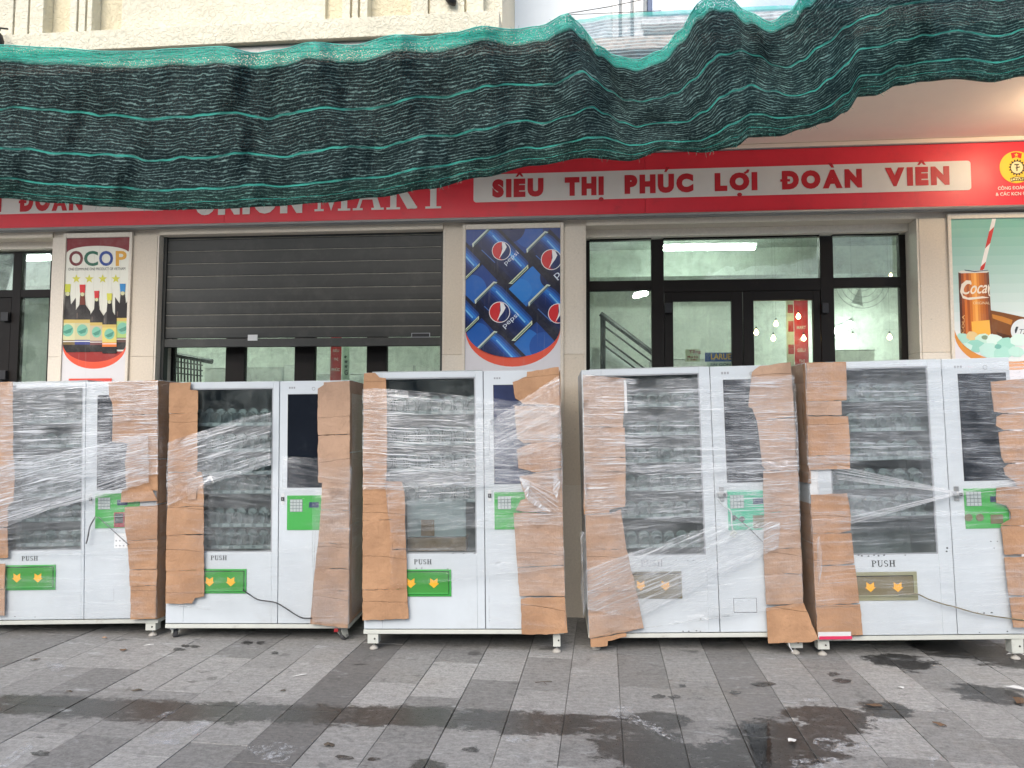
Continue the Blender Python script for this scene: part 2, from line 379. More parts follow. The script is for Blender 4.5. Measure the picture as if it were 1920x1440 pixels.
# ================================================================== SHOP BUILDING
YW = 5.83
def X(px, Y=YW, py=560): return onY(px, py, Y).x
def Z(py, Y=YW, px=1000): return onY(px, py, Y).z
M['stone'] = plain('beige_terrazzo', srgb(214, 202, 184), 0.6, var=0.10, scale=70, bump=0.1, bscale=120, dirt=(srgb(120, 110, 98), 24, 0.60, 0.72, 0.55))
M['stone2'] = plain('pale_terrazzo', srgb(220, 211, 196), 0.6, var=0.10, scale=60, bump=0.1, bscale=120, dirt=(srgb(140, 128, 114), 20, 0.60, 0.75, 0.5))
def stucco(name, c):
    t = NT(name); co = t.coord('Object')
    n = t.noise(co, 38, 5, 0.6, 0.8); b = t.noise(co, 2.0, 4, 0.6)
    col = t.mix(t.ramp(b, 0.4, 0.7), c, tuple(x*0.9 for x in c))
    col = t.mix(t.ramp(t.noise(t.mapping(co, scale=(9, 9, 1.2)), 1.0, 6, 0.7), 0.56, 0.8, 0, 0.30), col, tuple(x*0.55 for x in c))
    return t.done(t.bsdf(col, 0.9, 0, 0.2, t.bump(t.ramp(n, 0.42, 0.66), 0.6, 0.008)))
M['stucco'] = stucco('cream_stucco', (0.72, 0.68, 0.54))
M['stucco_y'] = stucco('yellow_cream_stucco', (0.70, 0.63, 0.45))
M['soffit'] = plain('soffit_paint', srgb(246, 226, 208), 0.85, var=0.06, scale=1.5, dirt=(srgb(220, 196, 178), 3, 0.55, 0.8, 0.3))
M['frame'] = plain('dark_brown_aluminium', (0.012, 0.010, 0.009), 0.5, var=0.2, spec=0.2, dirt=((0.03, 0.027, 0.024), 8, 0.5, 0.8, 0.4))
M['shutter'] = plain('charcoal_shutter', (0.036, 0.039, 0.037), 0.5, var=0.25, scale=2.5, dirt=((0.10, 0.098, 0.088), 5, 0.46, 0.8, 0.5))
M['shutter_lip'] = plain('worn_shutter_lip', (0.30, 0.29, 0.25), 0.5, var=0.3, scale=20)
M['metal_trim'] = plain('grey_trim', (0.34, 0.34, 0.33), 0.45, 0.3, dirt=((0.1, 0.08, 0.06), 9, 0.55, 0.8, 0.6))
M['room'] = plain('pale_room_paint', (0.78, 0.81, 0.77), 0.85, var=0.10, scale=1.5, dirt=((0.50, 0.55, 0.50), 4, 0.5, 0.85, 0.4))
M['room_floor'] = plain('room_floor', (0.35, 0.36, 0.34), 0.4)

bld = empty('shop_building', (0, YW, 0)); bld_y = YW
tag(bld, 'cream shop building with beige stone pillars, dark framed doors and stuccoed upper storey', 'building')
class Off:                                         # boxes given in world metres, stored relative to a thing's base
    def __init__(s, root): s.r = root
    def box(s, name, mat, x0, x1, y0, y1, z0, z1, bevel=0.0, parent=None):
        l = s.r.location
        return bx(name, mat, parent or s.r, x0-l.x, x1-l.x, y0-l.y, y1-l.y, z0-l.z, z1-l.z, bevel)
B = Off(bld)
xS0, xS1 = -3.672, -1.114                         # roller shutter opening
xD0, xD1 = 0.054, 2.700                           # shop door opening
xE1 = X(97)                                       # left-hand door opening ends here
xE0 = xE1 - 2.65
ZO = 3.20                                         # top of the openings
# pillar cores
for (a, b) in ((xE0-2.0, xE0), (xE1, xS0), (xS1, xD0), (xD1, 6.0)):
    B.box('wall', M['stone'], a, b, YW+0.02, YW+0.30, 0, ZO)
B.box('wall', M['stone'], xE0-2.0, 6.0, YW+0.022, YW+0.302, ZO, 3.82)
posters = {'a': (X(118), X(246)), 'b': (X(868), X(1056)), 'c': (X(1780), X(1780)+0.90)}
# stone slabs facing the pillars
def slab_strip(a, b, y0=YW, y1=YW+0.018):
    z = 0.0
    for top in (1.06, 2.13, ZO-0.002):
        B.box('stone_slab', random.choice((M['stone'], M['stone2'])), a+0.0012, b-0.0012, y0+random.uniform(0, .0015), y1, z+0.001, top-0.001, 0.0015); z = top
pa, pb, pc = posters['a'], posters['b'], posters['c']
slab_strip(xE0-0.6, xE0)
slab_strip(xE1, pa[0]); slab_strip(pa[1], xS0)
slab_strip(xS1, pb[0]); slab_strip(pb[1], xD0)
slab_strip(xD1, pc[0]); slab_strip(pc[1], pc[1]+0.5)
# slabs lining the reveals of the openings
for (x, sgn) in ((xS0, 1), (xS1, -1), (xD0, 1), (xD1, -1), (xE1, -1)):
    a, b = sorted((x, x+0.016*sgn))
    z = 0
    for top in (1.06, 2.13, ZO-0.004):
        B.box('reveal_slab', M['stone2'], a, b, YW+0.004, YW+0.29, z+0.002, top, 0.0015); z = top
for (a, b) in ((xE0, xE1), (xS0, xS1), (xD0, xD1)):
    B.box('lintel', M['stone'], a+0.02, b-0.02, YW+0.001, YW+0.32, ZO-0.001, ZO+0.07)
B.box('soffit', M['soffit'], -7, 6, 4.22, YW+0.30, 3.822, 3.90)
B.box('soffit_moulding', M['soffit'], -7, 6, YW-0.07, YW+0.02, 3.785, 3.82, 0.006)
# ---- upper storey
YL = 4.20
B.box('upper_wall', M['stucco_y'], -7, -0.60, YL+0.12, YL+0.40, 3.901, 6.5)
B.box('ledge', M['stucco'], -7, X(937, YL, 40), YL-0.03, YL+0.12, 3.95, 4.078, 0.004)
B.box('under_ledge', M['metal_trim'], -7, X(937, YL, 40)-0.02, YL+0.012, YL+0.119, 3.90, 3.948)
zz = 4.079
def pilaster(p0, p1, grooves, y0=YL+0.03):
    x0, x1 = X(p0, YL, 30), X(p1, YL, 30)
    edges = [x0]+[X(g, YL, 30) for g in grooves]+[x1]
    root = None
    for k in range(len(edges)-1):
        a = edges[k]+(0.007 if k else 0); b = edges[k+1]-(0.007 if k < len(edges)-2 else 0)
        B.box('pilaster', M['stucco'], a, b, y0, YL+0.119, zz, 6.4, 0.003)
    for g in grooves:
        gx = X(g, YL, 30); B.box('pilaster_groove', M['stucco_y'], gx-0.008, gx+0.008, y0+0.030, YL+0.118, zz, 6.4)
pilaster(-60, 74, (19, 47))
pilaster(124, 166, (139, 155))
pilaster(638, 686, (655, 670))
pilaster(768, 905, (802, 871))
B.box('wall_panel', M['stucco'], X(212, YL, 30), X(600, YL, 30), YL+0.085, YL+0.119, zz, 6.3)
B.box('upper_side_wall', M['stucco'], -0.60, -0.47, YL+0.10, 7.0, 3.902, 6.5)
# recessed balcony on the right: pale wall, white posts, blue framed window
M['pale_wall'] = plain('pale_blue_wall', (0.66, 0.72, 0.76), 0.6, var=0.05)
M['white_post'] = plain('white_post_paint', (0.82, 0.83, 0.82), 0.6)
M['blue_frame'] = plain('blue_window_frame', (0.05, 0.09, 0.19), 0.4)
M['sky_glass'] = plain('painted_sky_pane', (0.40, 0.50, 0.62), 0.08, var=0.15, spec=0.9)  # bluish base colour paints the mirrored sky into the pane
YB = 5.1
B.box('balcony_back_wall', M['pale_wall'], -0.469, 6.0, YB+0.06, YB+0.3, 3.901, 6.5)
for (a, b) in ((1148, 1160), (1166, 1182), (1188, 1206)):
    B.box('balcony_post', M['white_post'], X(a, YB, 30), X(b, YB, 30), YB-0.02, YB+0.059, 3.902, 6.4, 0.004)
wf = empty('window'); wf.parent = bld; wf.location = (X(1214, YB, 20), YB-YW, Z(36, YB, 1300))
def wbox(n, m, x0, x1, y0, y1, z0, z1): return bx(n, m, wf, x0, x1, y0, y1, z0, z1, 0.003)
wbox('frame', M['blue_frame'], 0, 0.03, -0.03, 0.05, 0, 1.4); wbox('frame', M['blue_frame'], 0.032, 2.3, -0.03, 0.05, 0, 0.03)
wbox('frame', M['blue_frame'], 1.1, 1.14, -0.028, 0.05, 0.032, 1.4); wbox('pane', M['sky_glass'], 0.031, 1.099, 0.0, 0.02, 0.031, 1.4); wbox('pane', M['sky_glass'], 1.141, 2.3, 0.0, 0.02, 0.031, 1.4)
wbox('sill', M['white_post'], -0.05, 2.3, -0.06, 0.05, -0.06, -0.002)

# ---- room behind the doors
B.box('room_floor', M['room_floor'], -8, 7, YW+0.31, 10.0, -0.02, 0.05)
M['ceil'] = plain('grey_room_ceiling', (0.40, 0.44, 0.41), 0.9, var=0.2, scale=2.0, dirt=((0.16, 0.19, 0.17), 5, 0.45, 0.8, 0.6))
B.box('room_ceiling', M['ceil'], -8, 7, YW+0.303, 10.0, 3.60, 3.70)
B.box('room_back_wall', M['room'], -8, 7, 9.6, 9.75, 0.05, 3.6)
B.box('room_side_wall', M['room'], -8.1, -8.0, YW+0.31, 9.6, 0.05, 3.6)
B.box('room_side_wall', M['room'], 7.0, 7.1, YW+0.31, 9.6, 0.05, 3.6)
B.box('room_partition', M['room'], -1.25, -1.13, 7.2, 9.6, 0.05, 3.6)
B.box('room_beam', M['ceil'], -8, 7, 8.3, 8.55, 3.28, 3.598)

# ---- glazed doors
YD = 6.03
def pane(par, p0, p1, q0, q1, Y=YD, name='pane', pxr=None):
    x0, x1 = X(p0, Y), X(p1, Y); z1, z0 = Z(q0, Y, pxr or (p0+p1)/2), Z(q1, Y, pxr or (p0+p1)/2)
    l = par.matrix_world.translation if False else Vector((0, YW, 0))
    return bx(name, M['shop_glass'], par, x0, x1, Y-YW+0.022, Y-YW+0.028, z0, z1)
dr = empty('glazed_door'); dr.parent = bld
def fr(par, p0, p1, z0, z1, y0=0.0, y1=0.06, name='frame_bar', Y=YD, m='frame'):
    return bx(name, M[m], par, X(p0, Y), X(p1, Y), Y-YW+y0, Y-YW+y1, z0, z1, 0.0025)
zt = Z(441, YD, 1400); zt2 = Z(523, YD, 1400); zt3 = Z(541, YD, 1400); ztop = ZO-0.075
B.box('door_head', M['stone2'], xD0+0.017, xD1-0.017, YD-0.06, YD+0.10, ztop+0.012, ZO-0.002)
fr(dr, 1098, 1106, 0.05, ztop); fr(dr, 1222, 1245, 0.05, ztop); fr(dr, 1539, 1564, 0.05, ztop); fr(dr, 1689, 1703, 0.05, ztop)
for (a, b) in ((1106, 1222), (1564, 1689)):
    fr(dr, a, b, zt, ztop, 0.001); fr(dr, a, b, zt3, zt2, 0.001); fr(dr, a, b, 0.05, 0.15, 0.001)
    pane(dr, a, b, 441, 523, pxr=1400); x0, x1 = X(a, YD), X(b, YD)
    bx('pane', M['shop_glass'], dr, x0, x1, YD-YW+0.022, YD-YW+0.028, 0.15, zt3)
fr(dr, 1245, 1539, zt, ztop, 0.001); fr(dr, 1245, 1539, zt3-0.02, zt2, 0.001)
bx('pane', M['shop_glass'], dr, X(1245, YD), X(1539, YD), YD-YW+0.022, YD-YW+0.028, zt2, zt)
zl = Z(563, YD, 1400)
for (a, b, g0, g1) in ((1246, 1392, 1262, 1372), (1394, 1538, 1413, 1525)):
    fr(dr, a, g0, 0.06, zt3-0.022, 0.004, 0.05, 'door_stile'); fr(dr, g1, b, 0.06, zt3-0.022, 0.004, 0.05, 'door_stile')
    fr(dr, g0, g1, zl, zt3-0.022, 0.005, 0.049, 'door_rail'); fr(dr, g0, g1, 0.06, 0.32, 0.005, 0.049, 'door_rail')
    bx('pane', M['shop_glass'], dr, X(g0, YD), X(g1, YD), YD-YW+0.024, YD-YW+0.03, 0.32, zl)
for hp in (1250, 1543):
    bx('hinge', M['black'], dr, X(hp-4, YD), X(hp+8, YD), YD-YW-0.035, YD-YW-0.001, Z(588, YD, hp), Z(569, YD, hp), 0.004)
# left-hand door, only its right part is in view
dl = empty('glazed_door'); dl.parent = bld
zt_l = Z(473, YD, 60); zt2_l = Z(543, YD, 60); zt3_l = Z(557, YD, 60)
fr(dl, 22, 38, 0.05, ztop); fr(dl, 92, 99, 0.05, ztop); fr(dl, -330, -300, 0.05, ztop)
fr(dl, 38, 92, zt_l, ztop, 0.001); fr(dl, 38, 92, zt3_l, zt2_l, 0.001); fr(dl, -300, 22, zt_l, ztop, 0.001); fr(dl, -300, 22, zt3_l, zt2_l, 0.001)
bx('pane', M['shop_glass'], dl, X(38, YD), X(92, YD), YD-YW+0.022, YD-YW+0.028, zt2_l, zt_l)
bx('pane', M['shop_glass'], dl, X(38, YD), X(92, YD), YD-YW+0.022, YD-YW+0.028, 0.1, zt3_l)
bx('pane', M['shop_glass'], dl, X(-300, YD), X(22, YD), YD-YW+0.022, YD-YW+0.028, zt2_l, zt_l)
fr(dl, -1, 21, 0.06, zt3_l-0.004, 0.004, 0.05, 'door_stile'); fr(dl, -300, -1, zt3_l-0.12, zt3_l-0.004, 0.004, 0.05, 'door_rail')
bx('pane', M['shop_glass'], dl, X(-300, YD), X(-1, YD), YD-YW+0.022, YD-YW+0.028, 0.1, zt3_l-0.12)
for q in (594, 703): bx('hinge', M['black'], dl, X(8, YD), X(22, YD), YD-YW-0.035, YD-YW-0.001, Z(q+9, YD, 15), Z(q-8, YD, 15), 0.004)
B.box('door_head', M['stone2'], xE0+0.017, xE1-0.017, YD-0.06, YD+0.10, ztop+0.012, ZO-0.002)

# ---- roller shutter half down, and the glazing behind it
YS = 5.92
rs = empty('roller_shutter'); rs.parent = bld
zb_s = Z(650, YS, 560); zt_s = ZO
lines = [Z(q, YS, 560) for q in (613, 589, 565, 540, 515.5, 491.5, 468, 445)]
zs = [zb_s+0.075]+lines+[zt_s]
bx('bottom_bar', M['shutter'], rs, xS0+0.025, xS1-0.025, YS-YW-0.012, YS-YW+0.03, zb_s, zb_s+0.073, 0.004)
for k in range(len(zs)-1):
    a, b = zs[k], zs[k+1]
    s = MB(); x0, x1 = xS0+0.022, xS1-0.022; y = YS-YW
    prof = [(y, a+0.005), (y-0.002, a+0.012), (y-0.003, (a+b)/2), (y-0.002, b-0.010), (y, b-0.002), (y+0.015, b-0.002), (y+0.015, a+0.005)]
    s.prism([(x0, p[0], p[1]) for p in prof], (x1-x0, 0, 0)); s.build('slat', M['shutter'], rs)
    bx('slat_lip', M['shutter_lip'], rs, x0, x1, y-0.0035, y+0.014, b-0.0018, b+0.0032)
for sx in (xS0+0.017, xS1-0.047):
    bx('guide_rail', M['shutter'], rs, sx, sx+0.03, YS-YW-0.02, YS-YW+0.05, 0.02, ZO-0.003, 0.003)
bx('sticker', M['white_plastic'], rs, X(466, YS, 634), X(484, YS, 634), YS-YW-0.0145, YS-YW-0.0125, Z(639, YS, 475), Z(628, YS, 475))
bx('maker_plate', M['ink_grey'], rs, X(772, YS, 630), X(807, YS, 630), YS-YW-0.0145, YS-YW-0.0125, Z(633, YS, 790), Z(624.5, YS, 790))
bx('maker_plate_face', M['ink'], rs, X(773.5, YS, 630), X(805.5, YS, 630), YS-YW-0.016, YS-YW-0.0148, Z(631.8, YS, 790), Z(625.7, YS, 790))
gl = empty('glazed_screen'); gl.parent = bld
for (a, b) in ((308, 326), (424, 459), (553, 590), (688, 725)):
    fr(gl, a, b, 0.05, 3.0, 0.02, 0.08, 'mullion', Y=6.05)
for (a, b) in ((326, 424), (459, 553), (590, 688), (725, 845)):
    bx('pane', M['shop_glass'], gl, X(a, 6.05), X(b, 6.05), 6.05-YW+0.045, 6.05-YW+0.051, 0.1, 3.0)
fr(gl, 308, 845, 3.0, 3.12, 0.02, 0.08, 'frame_bar', Y=6.05)

# ---- the building across the street, behind the viewer: it is what the panes mirror
opp = empty('opposite_building', (0, -15, 0)); tag(opp, 'plain grey two storey building across the street, mirrored in the panes', 'building')
M['opp'] = plain('opposite_render', (0.22, 0.22, 0.21), 0.9, var=0.15, scale=1.0); M['opp_glass'] = plain('opposite_pane', (0.03, 0.035, 0.04), 0.1)
bx('wall', M['opp'], opp, -26, 26, -6, 0, 0, 6.4); bx('cornice', M['stucco'], opp, -26.2, 26.2, -6.2, 0.25, 6.41, 6.8, 0.02)
for i in range(13):
    for z in (0.9, 3.9):
        w_ = empty('window', (-24+i*4.0, 0.001, z)); w_.parent = opp
        bx('pane', M['opp_glass'], w_, -0.8, 0.8, 0.0, 0.03, 0.05, 1.65); bx('sill', M['stone2'], w_, -0.95, 0.95, 0.0, 0.15, -0.05, 0.04)
        for sx in (-0.9, 0.81): bx('frame', M['stone2'], w_, sx, sx+0.09, 0.0, 0.06, 0.05, 1.75)

# ================================================================== SIGN BOARD
def print_mat(name, rough=0.4, dust=0.12):
    t = NT(name); a = t.node('ShaderNodeAttribute', attribute_name='Col')
    p = t.pos(); d = t.ramp(t.noise(p, 4.0, 7, 0.7), 0.45, 0.8, 0, dust)
    f = t.ramp(t.noise(t.mapping(p, scale=(30, 30, 2.0)), 1.0, 4, 0.6), 0.58, 0.75, 0, dust)
    col = t.mix(t.math('MAXIMUM', d, f), a.outputs['Color'], (0.42, 0.40, 0.37))
    return t.done(t.bsdf(col, rough, 0, 0.4))
M['print'] = print_mat('printed_vinyl', 0.35)
M['print_dull'] = print_mat('dusty_printed_vinyl', 0.5, 0.2)

def clip_poly(sub, clip):
    def area(p): return sum(p[i][0]*p[(i+1) % len(p)][1]-p[(i+1) % len(p)][0]*p[i][1] for i in range(len(p)))
    if area(clip) < 0: clip = clip[::-1]
    out = list(sub)
    for i in range(len(clip)):
        a, b = clip[i], clip[(i+1) % len(clip)]; inp = out; out = []
        if not inp: break
        side = lambda p: (b[0]-a[0])*(p[1]-a[1])-(b[1]-a[1])*(p[0]-a[0])
        for k in range(len(inp)):
            p, q = inp[k-1], inp[k]; sp, sq = side(p), side(q)
            if sp*sq < 0:
                tt = sp/(sp-sq); out.append((p[0]+(q[0]-p[0])*tt, p[1]+(q[1]-p[1])*tt))
            if sq >= 0: out.append(q)
    return out
class Print:
    """flat print: coloured shapes on one board, each a hair above the last"""
    def __init__(s, Y, px=None, step=0.0001):
        s.Y = Y; s.sh = []; s.clip = None; s.px = px; s.k = 0; s.step = step
    def m(s, p):
        if s.px is None: return p
        ox, oy, sc = s.px; w = onY(ox+p[0]*sc, oy+p[1]*sc, s.Y); return (w.x, w.z)
    def poly(s, pts, col, clip=True, raw=False, same=False):
        q = pts if raw else [s.m(p) for p in pts]
        if clip and s.clip: q = clip_poly(q, s.clip)
        if len(q) < 3: return
        if not same: s.k += 1
        s.sh.append((q, col, s.k))
    def circ(s, cx, cy, r, col, n=28, ry=None, **k): s.poly([(cx+r*math.cos(i*2*math.pi/n), cy+(ry or r)*math.sin(i*2*math.pi/n)) for i in range(n)], col, **k)
    def text(s, body, x0, y0, w, h, col, bold=0.0, ang=0.0, italic=0.0, serif=False):
        vs, fs = serif_word(body) if serif else glyphs(body, bold, 0, italic)
        vs = fit(vs, w, h); s.k += 1; ca, sa = math.cos(ang), math.sin(ang)
        for f in fs:
            pts = [(x0+vs[i].x*ca-(-vs[i].y)*sa, y0+vs[i].x*sa+(-vs[i].y)*ca) for i in f]
            s.poly(pts, col, same=True)
    def build(s, name, mat, parent):
        l = parent.matrix_world.translation if parent is None else parent.location
        vs = []; fs = []; cols = []
        for q, c, k in s.sh:
            b = len(vs); y = s.Y-k*s.step
            if sum(q[i][0]*q[(i+1) % len(q)][1]-q[(i+1) % len(q)][0]*q[i][1] for i in range(len(q))) < 0: q = q[::-1]
            vs += [(p[0]-l.x, y-l.y, p[1]-l.z) for p in q]; fs.append(tuple(range(b, b+len(q)))); cols.append(c)
        me = _mesh(name, vs, fs)
        at = me.color_attributes.new('Col', 'FLOAT_COLOR', 'CORNER')
        for pl, c in zip(me.polygons, cols):
            for li in pl.loop_indices: at.data[li].color = (*c, 1)
        return link(name, me, mat, parent)

YG = 5.775
RED = srgb(232, 46, 64); OFFW = srgb(226, 222, 216)
sg = empty('shop_sign', (0, YG, 3.27)); tag(sg, 'long red shop sign board with white lettering plates above the doors', 'sign')
S = Off(sg)
sx0, sx1 = -6.5, 4.6
seams = [sx0, X(-260, YG), X(416, YG), X(1211, YG), sx1]
for k in range(4):
    t_ = 'red_sign_face'
    if t_ not in M: M[t_] = plain('red_sign_face', RED, 0.42, var=0.08, scale=3, dirt=(srgb(140, 50, 58), 5, 0.5, 0.85, 0.4))
    S.box('panel', M[t_], seams[k]+0.001, seams[k+1]-0.001, YG, YG+0.05, 3.272, 3.776, 0.002)
S.box('top_trim', M['metal_trim'], sx0, sx1, YG-0.012, YG+0.05, 3.778, 3.80, 0.003)
mb = MB().tube([(sx0, -0.018, -0.012), (sx1, -0.018, -0.012)], 0.012, 8); mb.build('conduit', M['metal_trim'], sg, smooth=True)
S.box('bottom_trim', M['metal_trim'], sx0, sx1, YG+0.005, YG+0.05, 3.245, 3.27, 0.003)
M['plate_white'] = plain('white_sign_plate', OFFW, 0.45, var=0.05, scale=4, dirt=(srgb(180, 170, 160), 6, 0.55, 0.85, 0.4))
M['sign_red'] = plain('red_lettering', srgb(196, 28, 44), 0.45)
M['sign_white'] = plain('white_lettering', OFFW, 0.45)
zp0, zp1 = Z(371, YG, 1240), Z(318, YG, 1240)
def plate(x0, x1):
    r = 0.025; pts = []
    for (cx, cz, a0) in ((x1-r, zp1-r, 0), (x0+r, zp1-r, 90), (x0+r, zp0+r, 180), (x1-r, zp0+r, 270)):
        pts += [(cx+r*math.cos(R(a0+a)), -0.004, cz+r*math.sin(R(a0+a))-3.27) for a in range(0, 91, 15)]
    return MB().prism(pts, (0, 0.0035, 0)).build('lettering_plate', M['plate_white'], sg)
xpl0, xpl1 = X(888, YG, 355), X(1820, YG, 330)
plate(xpl0, xpl1); plate(X(-620, YG, 380), X(310, YG, 385))
ACC = {'^': [[(-.34,.10),(-.16,.10),(0,.22),(.16,.10),(.34,.10),(.08,.36),(-.08,.36)]],
       '/': [[(-.10,.10),(.04,.10),(.24,.36),(.02,.36)]], '\\': [[(-.04,.10),(.10,.10),(-.02,.36),(-.24,.36)]],
       '.': [[(.13*math.cos(i*math.pi/6), -1.22+.11*math.sin(i*math.pi/6)) for i in range(12)]],
       'h': [[(.28,-.10),(.46,-.02),(.52,.14),(.40,.16),(.34,.06),(.22,.0)]],
       '-': [[(-.60,-.58),(-.02,-.58),(-.02,-.44),(-.60,-.44)]]}
def sign_word(word, p0, q0, p1, q1, mat=None, bold=0.08):
    """p0..p1 across, q0 cap top, q1 baseline; word = list of (letter, accents)"""
    a = onY(p0, q1, YG); b = onY(p1, q1, YG); h = onY((p0+p1)/2, q0, YG).z-onY((p0+p1)/2, q1, YG).z
    z0 = (onY((p0+p1)/2, q1, YG).z)
    gl_ = []; x = 0
    for ch, acc in word:
        vs, fs = glyphs(ch, bold)
        w = max(v.x for v in vs)-min(v.x for v in vs); hh = 0.70+2*bold
        vs = fit(vs, w, max(v.y for v in vs)-min(v.y for v in vs) if ch in 'SOCQU' else hh)
        if ch in 'SOCU': vs = fit(vs, w, hh)
        gl_.append((vs, fs, x, w, hh, acc)); x += w+0.10
    sc = (b.x-a.x)/(x-0.10); sz = h/(0.70+2*bold)
    V = []; Fc = []
    for vs, fs, gx, w, hh, acc in gl_:
        bb = len(V); V += [Vector((a.x+(v.x+gx)*sc, -0.0062, z0-3.27+v.y*sz)) for v in vs]; Fc += [tuple(i+bb for i in f) for f in fs]
        for k in acc:
            for pl in ACC[k]:
                bb = len(V); V += [Vector((a.x+(gx+w/2)*sc+px*w*sc*(1.0 if k != '.' else 0.0)+(px*h if k == '.' else 0), -0.0066, z0-3.27+(1+py)*h)) for px, py in pl]
                Fc.append(tuple(range(bb, bb+len(pl))))
    return link('lettering', _mesh('lettering', V, Fc), mat or M['sign_red'], sg)
sign_word([('S',''),('I',''),('E','^'),('U','')], 923, 335.5, 1019, 370.0)
sign_word([('T',''),('H',''),('I','.')], 1059, 332.0, 1132, 367.0)
sign_word([('P',''),('H',''),('U','/'),('C','')], 1171, 327.0, 1300, 362.5)
sign_word([('L',''),('O','h.'),('I','')], 1340, 324.0, 1420, 358.0)
sign_word([('D','-'),('O',''),('A','\\'),('N','')], 1466, 319.0, 1616, 354.0)
sign_word([('V',''),('I',''),('E','^'),('N','')], 1659, 313.5, 1780, 348.5)
sign_word([('D','-'),('O',''),('A','\\'),('N','')], 38, 358.0, 155, 396.0)
sign_word([('L',''),('O','h.'),('I','')], -95, 361.0, 3, 399.0)
sign_word([('U',''),('N',''),('I',''),('O',''),('N','')], 366, 342, 567, 402, M['sign_white'], 0.085)
_v, _f = serif_word('MART'); _a = onY(590, 396, YG); _b = onY(838, 390.5, YG); _v = fit(_v, _b.x-_a.x, 0.30)
link('lettering', _mesh('lettering', [(_a.x+v.x, -0.004-v.z, onY(714, 393.5, YG).z-3.27+v.y) for v in _v], _f), M['sign_white'], sg)
# union emblem at the right end
em = Print(YG-0.003, (1680, 250, 0.3125))
Y1, DK, RD = srgb(244, 204, 60), srgb(60, 50, 30), srgb(212, 36, 44)
em.circ(722, 203, 101, Y1, 40, ry=96)
em.poly([(688, 118), (720, 112), (756, 120), (750, 152), (722, 142), (696, 152)], RD)
st = [(722+ (14 if i % 2 == 0 else 6)*math.sin(i*math.pi/5), 130-(14 if i % 2 == 0 else 6)*math.cos(i*math.pi/5)) for i in range(10)]
em.poly(st, Y1)
gear = []
for i in range(64):
    r = 50 if (i//2) % 2 == 0 else 41; a = i*2*math.pi/64; gear.append((726+r*math.cos(a), 205+r*math.sin(a)))
em.poly(gear, DK); em.circ(726, 205, 36, srgb(240, 226, 180))
em.poly([(710, 184), (738, 184), (738, 191), (729, 191), (729, 226), (722, 226), (722, 191), (710, 191)], DK)
em.poly([(716, 206), (742, 198), (744, 204), (718, 212)], DK)
em.poly([(684, 270), (720, 258), (768, 264), (768, 286), (722, 284), (690, 292)], DK)
em.poly([(688, 273), (720, 262), (768, 268), (768, 282), (722, 280), (692, 288)], srgb(240, 226, 160))
em.text('CDVN', 694, 286, 74, 18, DK, 0.03, -0.03)
em.text('CÔNG ĐOÀN', 611, 340, 165, 25, OFFW, 0.02, -0.03); em.text('& CÁC KCN Đ', 598, 376, 182, 25, OFFW, 0.02, -0.03)
em.build('emblem', M['print'], sg)

# ================================================================== POSTERS
def poster_frame(root, x0, x1, m='stone2'):
    O = Off(root)
    O.box('board', M['white_plastic'], x0+0.02, x1-0.02, YW-0.008, YW+0.012, 0.3, ZO-0.002)
    O.box('frame_strip', M[m], x0-0.004, x0+0.022, YW-0.022, YW-0.001, 0.3, ZO+0.026, 0.003)
    O.box('frame_strip', M[m], x1-0.022, x1+0.004, YW-0.022, YW-0.001, 0.3, ZO+0.026, 0.003)
    O.box('frame_strip', M[m], x0+0.023, x1-0.023, YW-0.021, YW-0.0085, ZO-0.016, ZO+0.026, 0.003)
YP = YW-0.0085
# --- blue cans
pr = empty('poster', ((pb[0]+pb[1])/2, YP, 1.9)); tag(pr, 'tall poster of blue cola cans above an orange arc, on the middle pillar', 'poster')
poster_frame(pr, *pb)
P = Print(YP, (820, 380, 0.25))
x0, x1 = pb[0]+0.024, pb[1]-0.024
zt_p, zb_p = ZO-0.017, 2.05
P.poly([(x0, 0.5), (x1, 0.5), (x1, zt_p), (x0, zt_p)], srgb(214, 212, 216), raw=True, clip=False)
cx_ = (x0+x1)/2
rim_c = P.m((562, 920)); half = (x1-x0)/2
def bowl(rx, zc, dz): return [(x0, zt_p), (x0, zc)]+[(cx_-rx*math.cos(a*math.pi/24), zc-dz*math.sin(a*math.pi/24)) for a in range(1, 24)]+[(x1, zc), (x1, zt_p)]
zc_o = P.m((562, 950))[1]; zc_i = P.m((562, 935))[1]
P.poly(bowl(half, zc_o, zc_o-P.m((562, 1230))[1]), srgb(222, 84, 58), raw=True, clip=False)
inner = bowl(half, zc_i, zc_i-P.m((562, 1160))[1])
P.clip = inner
P.poly(inner, srgb(14, 62, 138), raw=True)
for (ax, ay, r, c) in ((600, 640, 150, (30, 110, 196)), (760, 590, 120, (34, 120, 206)), (690, 230, 110, (22, 84, 168)), (260, 650, 110, (28, 100, 186)), (640, 1090, 150, (30, 108, 190)), (300, 1000, 100, (26, 92, 176)), (800, 1080, 110, (22, 80, 160)), (540, 180, 120, (8, 34, 88)), (860, 560, 90, (8, 30, 80)), (250, 400, 80, (10, 40, 100)), (620, 660, 90, (40, 128, 212)), (880, 200, 90, (14, 50, 118))):
    P.circ(ax, ay, r, srgb(*c))
